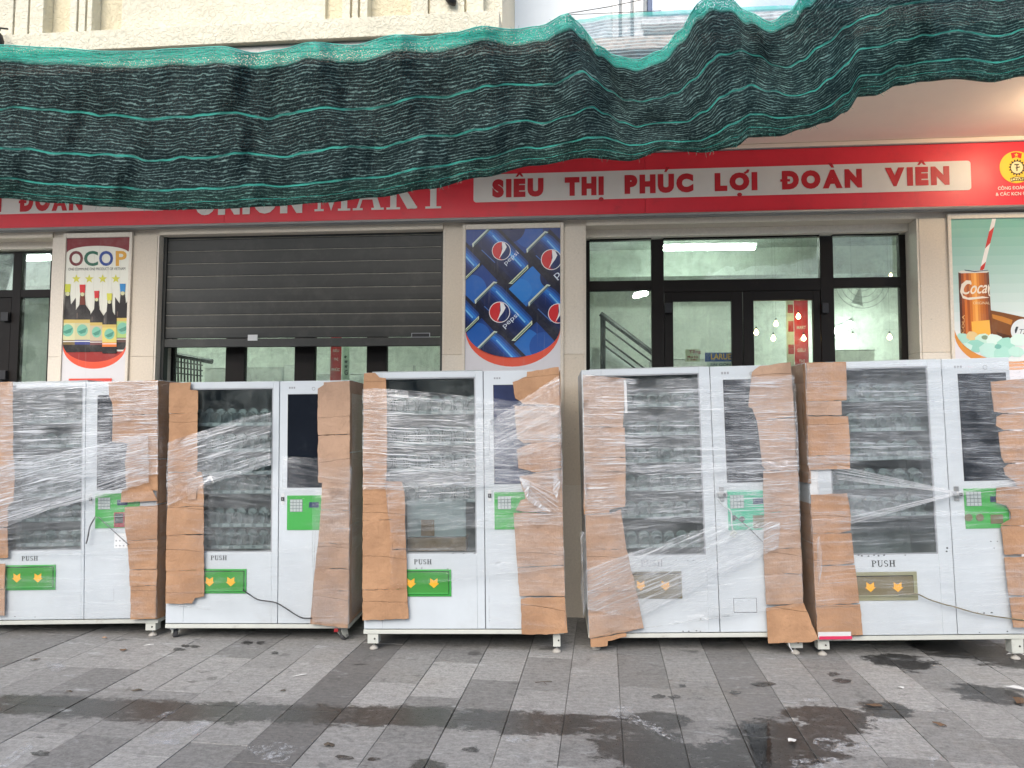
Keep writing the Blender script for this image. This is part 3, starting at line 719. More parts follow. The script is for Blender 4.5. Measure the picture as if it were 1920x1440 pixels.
def can(tx, ty, ux, uy, L, Wd, logo=None, text=True):
    """lid centre, unit axis, length and width of a printed can"""
    vx, vy = -uy, ux
    q = lambda a, b: (tx+ux*a*L+vx*b*Wd, ty+uy*a*L+vy*b*Wd)
    P.poly([q(-.02, -.60), q(1.04, -.62), q(1.04, .66), q(-.02, .62)], srgb(4, 14, 44))
    P.poly([q(-.06, -.44), q(-.06, .40), q(.0, .47), q(.0, -.5)], srgb(196, 214, 200))
    P.poly([q(-.03, -.42), q(-.03, .36), q(.0, .42), q(.0, -.45)], srgb(84, 110, 116))
    n = 14
    ramp = [(22, 62, 128), (30, 92, 176), (44, 128, 214), (34, 112, 200), (20, 78, 160), (12, 52, 122), (9, 40, 100), (8, 34, 90), (7, 30, 82), (6, 28, 76), (7, 30, 80), (5, 22, 62), (4, 18, 52), (3, 12, 40)]
    for i in range(n):
        b0 = -.5+i/n; b1 = -.5+(i+1)/n
        P.poly([q(.0, b0*.90), q(.12, b0), q(.9, b0), q(.96, b0*.96), q(.96, b1*.96), q(.9, b1), q(.12, b1), q(.0, b1*.90)], srgb(*ramp[i]), same=i > 0)
    P.poly([q(.1, -.30), q(.9, -.27), q(.9, -.22), q(.1, -.26)], srgb(120, 190, 236))
    P.poly([q(.15, .30), q(.5, .28), q(.5, .31), q(.15, .33)], srgb(60, 104, 176))
    P.poly([q(.965, -.44), q(1.02, -.36), q(1.02, .38), q(.965, .46)], srgb(206, 220, 190))
    P.poly([q(.985, -.38), q(1.01, -.32), q(1.01, .34), q(.985, .40)], srgb(98, 130, 110))
    if logo:
        lx, ly, r = logo
        P.circ(lx, ly, r*1.07, srgb(236, 238, 240))
        P.circ(lx, ly, r, srgb(12, 38, 96))
        al = math.radians(-5)
        P.poly([(lx+r*math.cos(R(a)), ly+r*math.sin(R(a))) for a in range(-60, -300, -15)]+[(lx-r*.12, ly+r*.92), (lx+r*.05, ly+r*.3), (lx+r*.02, ly-r*.4), (lx+r*.1, ly-r*.95)], srgb(208, 40, 46))
        P.poly([(lx+r*.06, ly-r*.99), (lx+r*.40, ly-r*.90), (lx+r*.62, ly-r*.45), (lx+r*.40, ly-r*.02), (lx-r*.02, ly+r*.55), (lx-r*.30, ly+r*.95), (lx-r*.05, ly+r*.4), (lx+r*.12, ly-r*.2)], srgb(238, 240, 242))
        if text: P.text('pepsi', lx+r*.62, ly+r*1.75, r*2.0, r*.62, srgb(214, 226, 240), 0.0, R(-42))
k45 = 0.7071
ua, ub = 0.70, 0.714
can(342, 262, ua, ub, 395, 228, (480, 362, 66))
can(750, 302, ua, ub, 400, 232, (855, 428, 73), False)
P.text('p', 905, 585, 44, 52, srgb(214, 226, 240), 0, R(-42))
can(365, 682, ua, ub, 400, 240, (467, 822, 74))
can(765, 702, ua, ub, 400, 236, (905, 832, 70), False)
can(80, 350, ua, ub, 250, 222); can(20, 690, ua, ub, 330, 222)
can(372, 1048, ua, ub, 380, 225); can(500, -30, ua, ub, 200, 190)
P.build('print', M['print'], pr)

# --- bottles
pr2 = empty('poster', ((pa[0]+pa[1])/2, YP, 1.9)); tag(pr2, 'narrow poster with coloured letters, four stars and dark sauce bottles, on the left pillar', 'poster')
poster_frame(pr2, *pa)
P = Print(YP, (0, 360, 0.25696))
x0, x1 = pa[0]+0.024, pa[1]-0.024; cx_ = (x0+x1)/2; half = (x1-x0)/2
MAR = srgb(124, 34, 40)
P.poly([(x0, 0.5), (x1, 0.5), (x1, zt_p), (x0, zt_p)], srgb(212, 210, 212), raw=True, clip=False)
zo = P.m((680, 1120))[1]
P.poly(bowl(half, zo, zo-P.m((680, 1290))[1]), srgb(224, 82, 52), raw=True, clip=False)
zi = P.m((680, 1100))[1]; inner = bowl(half, zi, zi-P.m((680, 1240))[1]); P.clip = inner
P.poly(inner, srgb(224, 224, 210), raw=True)
P.poly([(400, 1170), (1000, 1160), (1000, 1300), (400, 1300)], srgb(150, 40, 34))
P.poly([(460, 290), (960, 285), (940, 430)]+[(715+225*math.cos(R(a)), 445-52*math.sin(R(a))) for a in range(10, 180, 10)]+[(470, 460)], MAR)
for k, xx in enumerate((560, 625, 690, 755, 820, 880)): P.poly([(xx, 440), (xx+2, 440), (xx-12, 900), (xx-14, 900)], srgb(206, 206, 190))
for (xa, c, ch) in ((505, (112, 44, 46), 'O'), (614, (26, 96, 72), 'C'), (724, (34, 66, 140), 'O'), (845, (214, 160, 60), 'P')):
    P.text(ch, xa, 540, 102 if ch != 'P' else 80, 110, srgb(*c), 0.025)
P.text('ONE COMMUNE ONE PRODUCT OF VIETNAM', 500, 574, 415, 20, srgb(60, 60, 58), 0.0, -0.012)
for sx_ in (558, 652, 750, 846):
    P.poly([(sx_+(34 if i % 2 == 0 else 14)*math.sin(i*math.pi/5), 634-(34 if i % 2 == 0 else 14)*math.cos(i*math.pi/5)) for i in range(10)], srgb(206, 202, 70), clip=False)
def bottle(cx, top, bot, w, cap, neck, label, band, capw=0.32, sh=0.4):
    H = bot-top
    P.poly([(cx-w*.13, top+H*.10), (cx+w*.13, top+H*.10), (cx+w*.2, top+H*.30), (cx+w*.5, top+H*sh), (cx+w*.5, bot), (cx-w*.5, bot), (cx-w*.5, top+H*sh), (cx-w*.2, top+H*.30)], srgb(22, 15, 14))
    P.poly([(cx-w*.12, top+H*.15), (cx+w*.12, top+H*.15), (cx+w*.19, top+H*.30), (cx-w*.19, top+H*.30)], srgb(*neck))
    P.poly([(cx-w*.38, top+H*.42), (cx-w*.30, top+H*.42), (cx-w*.32, top+H*.50), (cx-w*.38, top+H*.50)], srgb(90, 74, 66))
    P.poly([(cx-w*capw/2*1.2, top), (cx+w*capw/2*1.2, top), (cx+w*capw/2, top+H*.12), (cx-w*capw/2, top+H*.12)], srgb(*cap))
    P.circ(cx, top+H*.145, w*.13, srgb(206, 206, 160), 14)
    ya, yb = top+H*.52, top+H*.82
    P.poly([(cx-w*.5, ya), (cx+w*.5, ya), (cx+w*.5, yb), (cx-w*.5, yb)], srgb(*label))
    P.poly([(cx-w*.5, ya), (cx+w*.5, ya), (cx+w*.5, ya+H*.05), (cx-w*.5, ya+H*.05)], srgb(206, 180, 96))
    P.circ(cx, (ya+yb)/2+4, w*.36, srgb(120, 186, 160), 18, ry=H*.09)
    P.poly([(cx-w*.3, (ya+yb)/2+14), (cx+w*.32, (ya+yb)/2-16), (cx+w*.2, (ya+yb)/2+20), (cx-w*.1, (ya+yb)/2+30)], srgb(70, 140, 120))
    P.poly([(cx-w*.5, yb), (cx+w*.5, yb), (cx+w*.5, yb+H*.07), (cx-w*.5, yb+H*.07)], srgb(*band))
    P.poly([(cx-w*.5, yb+H*.015), (cx+w*.5, yb+H*.015), (cx+w*.5, yb+H*.028), (cx-w*.5, yb+H*.028)], srgb(226, 226, 220))
bottle(495, 672, 1170, 118, (196, 200, 60), (22, 15, 14), (208, 206, 160), (120, 100, 60), sh=.2)
bottle(897, 670, 1150, 112, (40, 130, 190), (22, 15, 14), (170, 200, 120), (90, 60, 50), sh=.2)
bottle(604, 676, 1168, 112, (204, 36, 40), (112, 50, 30), (200, 196, 150), (50, 60, 130))
bottle(708, 722, 1166, 96, (204, 36, 40), (22, 15, 14), (196, 180, 150), (110, 60, 60))
bottle(802, 740, 1178, 104, (208, 206, 70), (22, 15, 14), (216, 200, 110), (224, 120, 50))
P.clip = None
P.poly([(505, 1362), (820, 1360), (820, 1420), (505, 1420)], srgb(214, 70, 54))
P.build('print', M['print_dull'], pr2)

# --- amber can on ice
pr3 = empty('poster', ((pc[0]+pc[1])/2, YP, 1.9)); tag(pr3, 'mint green poster of an amber cola can with a striped straw on ice, at right', 'poster')
poster_frame(pr3, *pc)
P = Print(YP, (1680, 250, 0.3125))
x0, x1 = pc[0]+0.024, pc[1]-0.024; cx_ = (x0+x1)/2; half = (x1-x0)/2
P.poly([(x0, 0.5), (x1, 0.5), (x1, zt_p), (x0, zt_p)], srgb(220, 216, 220), raw=True, clip=False)
zo = P.m((560, 1195))[1]
P.poly(bowl(half, zo, zo-P.m((560, 1420))[1]), srgb(214, 140, 60), raw=True, clip=False)
zi = P.m((560, 1150))[1]; inner = bowl(half, zi, zi-P.m((560, 1370))[1]); P.clip = inner
for k in range(16):
    f = k/15; c = [a+(b-a)*min(1, f*1.3) for a, b in zip((122, 176, 160), (222, 226, 224))]
    za = zt_p-(zt_p-2.0)*k/16; zb_ = zt_p-(zt_p-2.0)*(k+1)/16 if k < 15 else 1.5
    P.poly([(x0, zb_), (x1, zb_), (x1, za), (x0, za)], srgb(*c), raw=True, same=k > 0)
P.poly([(578, 506), (602, 506), (527, 822), (503, 822)], srgb(232, 228, 222))
for (a, b) in ((.18, .36), (.52, .52)): pass
for (ya, yb, yc, yd) in ((560, 600, 668, 640), (770, 760, 822, 822)):
    fx = lambda y, s: 578+(503-578)*(y-506)/316+(24 if s else 0)
    P.poly([(fx(ya+30, 0), ya+30), (fx(ya, 1), ya), (fx(yc-10, 1), yc-10), (fx(yc+24, 0), yc+24)], srgb(196, 50, 36))
# lying bottle
P.poly([(560, 1060), (640, 1075), (800, 1110), (800, 1260), (640, 1252), (575, 1200)], srgb(120, 72, 30))
P.poly([(575, 1085), (640, 1100), (700, 1120), (690, 1150), (580, 1110)], srgb(186, 122, 48))
P.poly([(600, 1190), (690, 1215), (690, 1240), (620, 1230)], srgb(84, 48, 22))
P.circ(760, 1185, 72, srgb(216, 222, 222)); P.poly([(712, 1180), (720, 1160), (734, 1160), (722, 1196), (714, 1200)], srgb(60, 66, 70)); P.text('Ta', 740, 1205, 40, 30, srgb(90, 96, 100), 0, 0, .3)
# can
cr = [(88, 44, 20), (150, 74, 26), (204, 110, 40), (168, 84, 28), (196, 112, 40), (226, 146, 60), (236, 166, 78), (212, 132, 52), (190, 108, 38), (176, 96, 34), (150, 78, 28), (110, 58, 24)]
for i in range(12):
    a0, a1 = i/12, (i+1)/12
    lx0, rx0, lx1, rx1 = 373, 556, 388, 578
    P.poly([(lx0+(rx0-lx0)*a0, 832), (lx0+(rx0-lx0)*a1, 832), (lx1+(rx1-lx1)*a1, 1225), (lx1+(rx1-lx1)*a0, 1225)], srgb(*cr[i]), same=i > 0)
P.poly([(452, 1130), (560, 1120), (570, 1220), (460, 1220)], srgb(238, 176, 70))
P.poly([(372, 834), (390, 824), (545, 820), (556, 830), (545, 836), (390, 840)], srgb(206, 206, 196))
P.poly([(410, 818), (470, 826), (552, 820), (552, 824), (470, 832), (412, 824)], srgb(50, 70, 96))
P.text('Coca', 398, 968, 152, 74, srgb(232, 220, 200), 0.012, -0.06, 0.45)
P.poly([(384, 950), (392, 905), (420, 882), (448, 884), (452, 900), (436, 896), (412, 904), (398, 940), (400, 972), (430, 986), (480, 982), (520, 978), (560, 986), (520, 990), (440, 1000), (400, 990)], srgb(232, 220, 200))
P.poly([(552, 905), (562, 925), (558, 960), (566, 980), (556, 975), (549, 945)], srgb(232, 220, 200))
P.text('ORIGINAL', 462, 1026, 100, 16, srgb(224, 200, 160), 0, 0.0); P.text('COLA', 408, 1200, 110, 16, srgb(226, 180, 120), 0, R(-88))
for (qx, qy, r, c) in ((400, 1230, 46, (170, 214, 198)), (455, 1215, 40, (226, 196, 140)), (520, 1235, 50, (196, 226, 210)), (590, 1240, 54, (214, 234, 224)), (660, 1265, 56, (160, 214, 196)), (730, 1240, 54, (210, 232, 222)), (470, 1275, 60, (150, 208, 190)), (560, 1300, 70, (190, 226, 214)), (640, 1320, 60, (170, 218, 202)), (420, 1285, 40, (200, 230, 218)), (720, 1310, 50, (186, 224, 210)), (530, 1225, 20, (130, 150, 120)), (610, 1280, 22, (120, 180, 166))):
    P.poly([(qx+r*(0.85+0.25*random.random())*math.cos(i*math.pi/4+.3), qy+r*.7*(0.85+0.25*random.random())*math.sin(i*math.pi/4+.3)) for i in range(8)], srgb(*c))
P.build('print', M['print'], pr3)

# ================================================================== THINGS INSIDE THE SHOP
M['tube_glow'] = emit('fluorescent_glow', (0.91, 1.0, 0.92), 60.0)
M['bulb_glow'] = emit('warm_bulb_glow', (1.0, 0.72, 0.36), 22.0)
def tube_light(a, b, label, r=0.022):
    a, b = Vector(a), Vector(b); o = empty('tube_light', (a+b)/2); tag(o, label, 'lamp')
    c = (a+b)/2; d = (b-a).normalized()
    MB().tube([a-c, b-c], r, 10).build('tube', M['tube_glow'], o)
    up = Vector((0, 0, r*1.9))
    MB().tube([a-c+up-d*0.02, b-c+up+d*0.02], r*0.75, 6).build('holder', M['white_plastic'], o)
    return o
tube_light(onY(1243, 466, 7.4), onY(1415, 464, 7.4), 'long bright tube lamp behind the transom over the double door')
tube_light(onY(1190, 556, 8.0), onY(1212, 550, 7.7), 'tube lamp seen end on behind the left pane of the double door')
tube_light(onY(1568, 622, 9.3), onY(1597, 609, 8.9), 'short slanting tube lamp seen in the lower right pane of the double door', 0.03)
tube_light(onY(44, 486, 7.0), onY(150, 482, 7.0), 'bright tube lamp behind the glass of the far left door')
tube_light((-3.3, 6.36, 3.42), (-1.9, 6.36, 3.42), 'hidden tube lamp added to brighten the room behind the roller shutter')  # out of sight, added to light the bays and banner under the shutter
tube_light((4.3, 7.6, 3.42), (5.6, 7.6, 3.42), 'unseen tube lamp added in the room beyond the right pillar')  # out of sight, added to light this end of the room
tube_light((-5.6, 7.6, 3.42), (-4.4, 7.6, 3.42), 'unseen tube lamp added to brighten the room behind the far left door')  # unseen second tube, added to lift the light in this room
for k, (bx_, by_, lab) in enumerate(((1455, 608, 'upper bulb left of the red banner'), (1418, 624, 'leftmost small warm bulb seen in the right door leaf'), (1450, 635, 'lower bulb left of the red banner'), (1497, 594, 'bulb in front of the red banner top'), (1507, 635, 'bulb in front of the lower red banner'), (1599, 633, 'left one of two bulbs in the right side pane'), (1668, 633, 'right one of two bulbs in the right side pane'), (1670, 516, 'tiny bulb at the right end of the upper right pane'))):  # stand-ins hung indoors for warm bulbs outside, mirrored in the door glass
    c = onY(bx_, by_, 6.42 if k != 7 else 6.6); o = empty('mirrored_bulb_standin', c); tag(o, 'stand-in for a mirrored bulb: small warm glowing ' + lab, 'bulb', 'stand-ins for warm bulbs mirrored in the double door')
    r = 0.020 if k != 7 else 0.012
    MB().lathe([(0.001, -r), (r*.6, -r*.8), (r, 0), (r*.7, r*.7), (r*.3, r*1.3), (r*.25, r*1.6)], n=14).build('bulb', M['bulb_glow'], o, smooth=True)
    MB().lathe([(r*.3, r*1.6), (r*.36, r*1.65), (r*.36, r*2.6), (r*.1, r*2.8)], n=10).build('cap', M['black'], o)
    MB().tube([(0, 0, r*2.8), (0, 0.0, 3.59-c.z)], 0.0006, 5).build('wire', M['black'], o)
lp = empty('assumed_soffit_lamp', (3.45, 5.0, 3.82)); tag(lp, 'assumed unseen warm round lamp under the soffit beyond the sign emblem', 'lamp')  # out of view, assumed from warm reflections, added to brighten soffit and sign
MB().lathe([(0.06, -0.001), (0.06, -0.03), (0.05, -0.035)], n=18).build('base', M['white_plastic'], lp); MB().lathe([(0.012, -0.15), (0.036, -0.135), (0.05, -0.10), (0.044, -0.06), (0.03, -0.036)], n=16).build('bulb', emit('assumed_soffit_bulb_glow', (1.0, 0.78, 0.52), 105.0), lp, smooth=True)
def banner(name, label, p0, p1, q0, q1, Y, col, words, tcol=OFFW, cat='banner'):
    a, b = onY(p0, (q0+q1)/2, Y), onY(p1, (q0+q1)/2, Y); zt_, zb_ = onY((p0+p1)/2, q0, Y).z, onY((p0+p1)/2, q1, Y).z
    o = empty(name, ((a.x+b.x)/2, Y, zb_)); tag(o, label, cat)
    m = plain(name+'_sheet', col, 0.5, var=0.06)
    bx('sheet', m, o, -(b.x-a.x)/2, (b.x-a.x)/2, 0, 0.006, 0, zt_-zb_)
    P = Print(Y-0.001, (0, 0, 1.0), 0.0002)
    for (tx, x_, y_, w_, h_) in words: P.text(tx, x_, y_, w_, h_, tcol, 0.02)
    if words: P.build('lettering', M['print'], o)
    return o
banner('banner', 'red vertical banner with white words behind the right door leaf', 1490, 1516, 556, 740, 6.55, srgb(206, 40, 52), (('MART', 1494, 617, 17, 6), ('+', 1498, 640, 7, 7), ('SIÊU', 1495, 660, 15, 8), ('THỊ', 1498, 682, 11, 8)))
banner('banner', 'pale vertical strip with red pictures left of the red banner behind the door leaf', 1475, 1489, 560, 740, 6.56, srgb(196, 206, 190), (('■', 1477, 587, 10, 16), ('■', 1478, 622, 10, 20), ('■', 1478, 664, 11, 18)), srgb(170, 40, 44))
banner('banner', 'red vertical banner with white words showing under the roller shutter', 620, 640, 560, 760, 6.6, srgb(206, 62, 66), (('SIÊU', 624, 660, 12, 6), ('THỊ', 626, 677, 8, 6), ('PHÚC', 622, 696, 15, 7)))
banner('banner', 'narrow white strip with dark marks beside the red banner under the shutter', 642, 655, 600, 760, 6.6, srgb(200, 220, 200), (('*', 645, 672, 6, 6), ('*', 646, 681, 6, 6), ('*', 646, 690, 6, 6), ('G', 646, 703, 6, 9)), srgb(70, 80, 72))
banner('beer_sign', 'blue board with yellow LARUE lettering behind the left door leaf', 1322, 1374, 661, 678, 6.25, srgb(36, 72, 160), (('LARUE', 1333, 674, 38, 11),), srgb(240, 186, 60), 'sign')
banner('beer_sign', 'small pale strip with dark lettering under the blue beer board', 1326, 1374, 679, 700, 6.26, srgb(190, 200, 190), (('SÀI GÒN', 1332, 686, 38, 6),), srgb(40, 60, 110), 'sign')
banner('notice', 'small cream notice with red script behind the left door leaf', 1285, 1312, 655, 678, 6.25, srgb(206, 206, 176), (('Tăng', 1292, 664, 22, 8), ('Mua bia', 1289, 671, 20, 4), ('1 két', 1289, 676, 18, 4)), srgb(160, 36, 44), 'notice')
# stair rail seen through the left pane
st_ = empty('stair_railing', onY(1170, 690, 8.2)); tag(st_, 'dark metal stair railing seen through the left pane of the double door', 'railing')
c0 = Vector(st_.location); rel = lambda px, py: onY(px, py, 8.2)-c0
MB().tube([rel(1126, 588), rel(1215, 655), rel(1300, 719)], 0.03, 8).build('handrail', M['black'], st_)
for dy in (22, 45, 58): MB().tube([rel(1131, 588+dy), rel(1290, 588+dy+119)], 0.011, 6).build('rail', M['black'], st_)
for (a, b, c) in ((1128, 590, 720), (1133, 592, 720)): MB().tube([rel(a, b), rel(a, c)], 0.016, 6).build('post', M['black'], st_)
stair = MB(); p_ = [onY(1100, 650, 8.28), onY(1165, 655, 8.28), onY(1300, 760, 8.28), onY(1100, 760, 8.28)]
q_ = empty('stair', (p_[0].x, 8.28, 0)); stair.prism([p-Vector((p_[0].x, 8.28, 0)) for p in p_], (0, 0.9, 0)).build('stringer', M['white_plastic'], q_); tag(q_, 'white stair flank below the dark railing inside the shop', 'stair')
# fan on the back wall, folding grille, boxes
fn = empty('wall_fan', onY(1606, 487, 8.6)); tag(fn, 'round wall fan on a slanting pole in the upper right pane', 'fan')
MB().lathe([(0.05, -0.12), (0.10, -0.10), (0.11, 0.0), (0.06, 0.06)], n=14, axis='Y').build('motor', M['white_plastic'], fn, smooth=True)
for r_ in (0.30, 0.24, 0.17, 0.10): MB().tube([(r_*math.cos(i*math.pi/16), -0.15, -0.30+r_*math.sin(i*math.pi/16)) for i in range(33)], 0.0035, 5).build('guard_ring', M['steel'], fn)
for k in range(3):
    a = k*2.094+.3; MB().prism([(0.04*math.cos(a), -0.13, -0.30+0.04*math.sin(a)), (0.26*math.cos(a-.25), -0.13, -0.30+0.26*math.sin(a-.25)), (0.27*math.cos(a+.3), -0.10, -0.30+0.27*math.sin(a+.3))], (0, 0.01, 0)).build('blade', M['shelf'], fn)
MB().tube([(0, 0, 0), onY(1688, 437, 8.4)-fn.location], 0.012, 6).build('pole', M['white_plastic'], fn)
gr = empty('folding_grille', onY(330, 720, 7.6)); tag(gr, 'black metal grille seen under the left end of the shutter', 'grille')
g0 = gr.location.copy(); rg = lambda px, py: onY(px, py, 7.6)-g0
for k in range(9): MB().tube([rg(328+k*6, 664+k*1.2), rg(328+k*6, 716)], 0.010, 5).build('bar', M['black'], gr)
for k in range(4): MB().tube([rg(326, 666+k*11), rg(380, 675+k*10)], 0.008, 5).build('rail', M['black'], gr)
MB().tube([rg(326, 665), rg(398, 678)], 0.03, 6).build('top_rail', M['black'], gr)
def carton(label, p0, p1, q0, q1, Y, m, cat='box', dep=0.35):
    a, b = onY(p0, q1, Y), onY(p1, q0, Y); o = empty('carton', ((a.x+b.x)/2, Y, a.z)); tag(o, label, cat)
    w, h = (b.x-a.x)/2, b.z-a.z
    bx('body', M[m], o, -w, w, 0, dep, 0, h-0.012, 0.006); bx('lid', M['white_plastic'], o, -w-0.004, w+0.004, -0.004, dep+0.004, h-0.011, h, 0.003)
carton('pale chest freezer beside the grille under the shutter', 382, 424, 689, 760, 7.4, 'white_plastic', 'freezer')
carton('low white box in the second bay under the shutter', 460, 530, 688, 760, 7.2, 'white_plastic')
carton('taller white bag box at the right of the second bay under the shutter', 531, 552, 684, 760, 7.1, 'tagstrip')
carton('long grey cabinet in the third bay under the shutter', 592, 690, 700, 780, 7.4, 'shelf', 'cabinet')
carton('white counter behind the left leaf of the double door', 1258, 1330, 672, 780, 7.8, 'white_plastic', 'counter')
carton('white counter behind the lower right pane of the double door', 1565, 1640, 655, 780, 8.8, 'room', 'counter')

M['goods_a'] = plain('goods_red', srgb(180, 60, 52), 0.5); M['goods_b'] = plain('goods_blue', srgb(60, 96, 150), 0.5); M['goods_c'] = plain('goods_yellow', srgb(206, 176, 84), 0.5); M['goods_d'] = plain('goods_green', srgb(80, 136, 84), 0.5)
def rack(label, x0, x1, y, zs_, h=2.3):
    o = empty('goods_rack', ((x0+x1)/2, y, 0.05)); tag(o, label, 'rack'); w = (x1-x0)/2; rn = random.Random(int(x0*100))
    for sx in (-w, w-0.03): bx('upright', M['steel'], o, sx, sx+0.03, 0, 0.03, 0, h)
    for z in zs_:
        sh = empty('rack_shelf', (0, 0, z)); sh.parent = o
        bx('board', M['shelf'], sh, -w+0.031, w-0.031, 0.0, 0.35, -0.02, 0.0)
        x = -w+0.05
        while x < w-0.12:
            ww = rn.uniform(.07, .14); bx('packet', M[rn.choice(('goods_a', 'goods_b', 'goods_c', 'goods_d', 'card', 'white_plastic'))], sh, x, x+ww-.01, 0.03, 0.2, 0.001, rn.uniform(.14, .26), 0.006); x += ww
rack('steel goods rack seen through the lower right pane of the double door', 2.45, 3.9, 8.9, (0.4, 0.9, 1.4), 1.75)
rack('goods rack at the back behind the left leaf of the double door', 0.9, 1.55, 9.1, (0.4, 0.9, 1.4, 1.9), 2.3)
rack('goods rack seen under the right end of the shutter', -2.1, -1.4, 8.9, (0.9, 1.4, 1.9), 2.25)
# ================================================================== SHADE NET
TOP = [(-120, 84), (0, 85), (100, 90), (200, 97), (260, 97), (330, 92), (415, 88), (480, 100), (520, 94), (585, 80), (660, 86), (745, 66), (800, 70), (850, 62), (905, 50), (960, 56), (1010, 50), (1066, 26), (1090, 50), (1120, 85), (1155, 106), (1195, 113), (1240, 95), (1275, 58), (1308, 8), (1330, -8), (1365, -4), (1400, 22), (1445, 42), (1480, 22), (1510, -16), (1560, -60), (1700, -95), (1920, -120), (2040, -120)]
BOT = [(-120, 362), (0, 370), (100, 379), (200, 386), (300, 392), (400, 390), (500, 385), (600, 378), (700, 368), (800, 352), (900, 330), (1000, 308), (1100, 293), (1180, 299), (1250, 278), (1322, 283), (1380, 273), (1410, 254), (1464, 252), (1512, 238), (1555, 226), (1588, 208), (1614, 177), (1645, 175), (1690, 156), (1740, 148), (1800, 143), (1869, 149), (1930, 138), (2040, 130)]
def curve(tab, x):
    for i in range(len(tab)-1):
        (xa, ya), (xb, yb) = tab[i], tab[i+1]
        if xa <= x <= xb:
            f = (x-xa)/(xb-xa); f = f*f*(3-2*f); return ya+(yb-ya)*f
    return tab[0][1] if x < tab[0][0] else tab[-1][1]
PK = (415, 585, 745, 905, 1066, 1326, 1545, 1730)
def netY(px, v):
    y = 3.70+0.16*v
    for p in PK:
        d = (px-p-34*v)/(30+34*v); y -= 0.13*math.exp(-d*d)*(1-0.35*v)
    y += 0.055*noise.noise(Vector((px*0.010, v*1.6, 3)))+0.04*noise.noise(Vector((px*0.03, v*3.5, 8)))
    d = (px-1175)/60; y += 0.08*math.exp(-d*d)*(1-v)
    d = (px-1600+40*(1-v))/26; y += 0.06*math.exp(-d*d)*v
    return y
def top_s(x): return sum(curve(TOP, x+d) for d in range(-160, 161, 40))/9
def net_point(px, v):
    b_ = curve(BOT, px)
    q = px-75*min(v, 1)**1.2; wv = curve(TOP, q)-top_s(q); t_ = top_s(px)
    vv = min(v, 1.0)
    e = vv**0.92
    py = t_*(1-e)+b_*e + wv*(1-e)**0.55*(1-0.25*e) + math.sin(vv*math.pi)*(9.0*noise.noise(Vector((px*0.012, vv*1.5, 1)))+4.0*noise.noise(Vector((px*0.035, vv*4, 2))))
    p = onY(px, py, netY(px, vv))
    if v > 1.0:
        k = v-1.0; p = p+Vector((0, 0.55*k*1.2, 0.9*k*k*2.2-0.03*k))
    return p
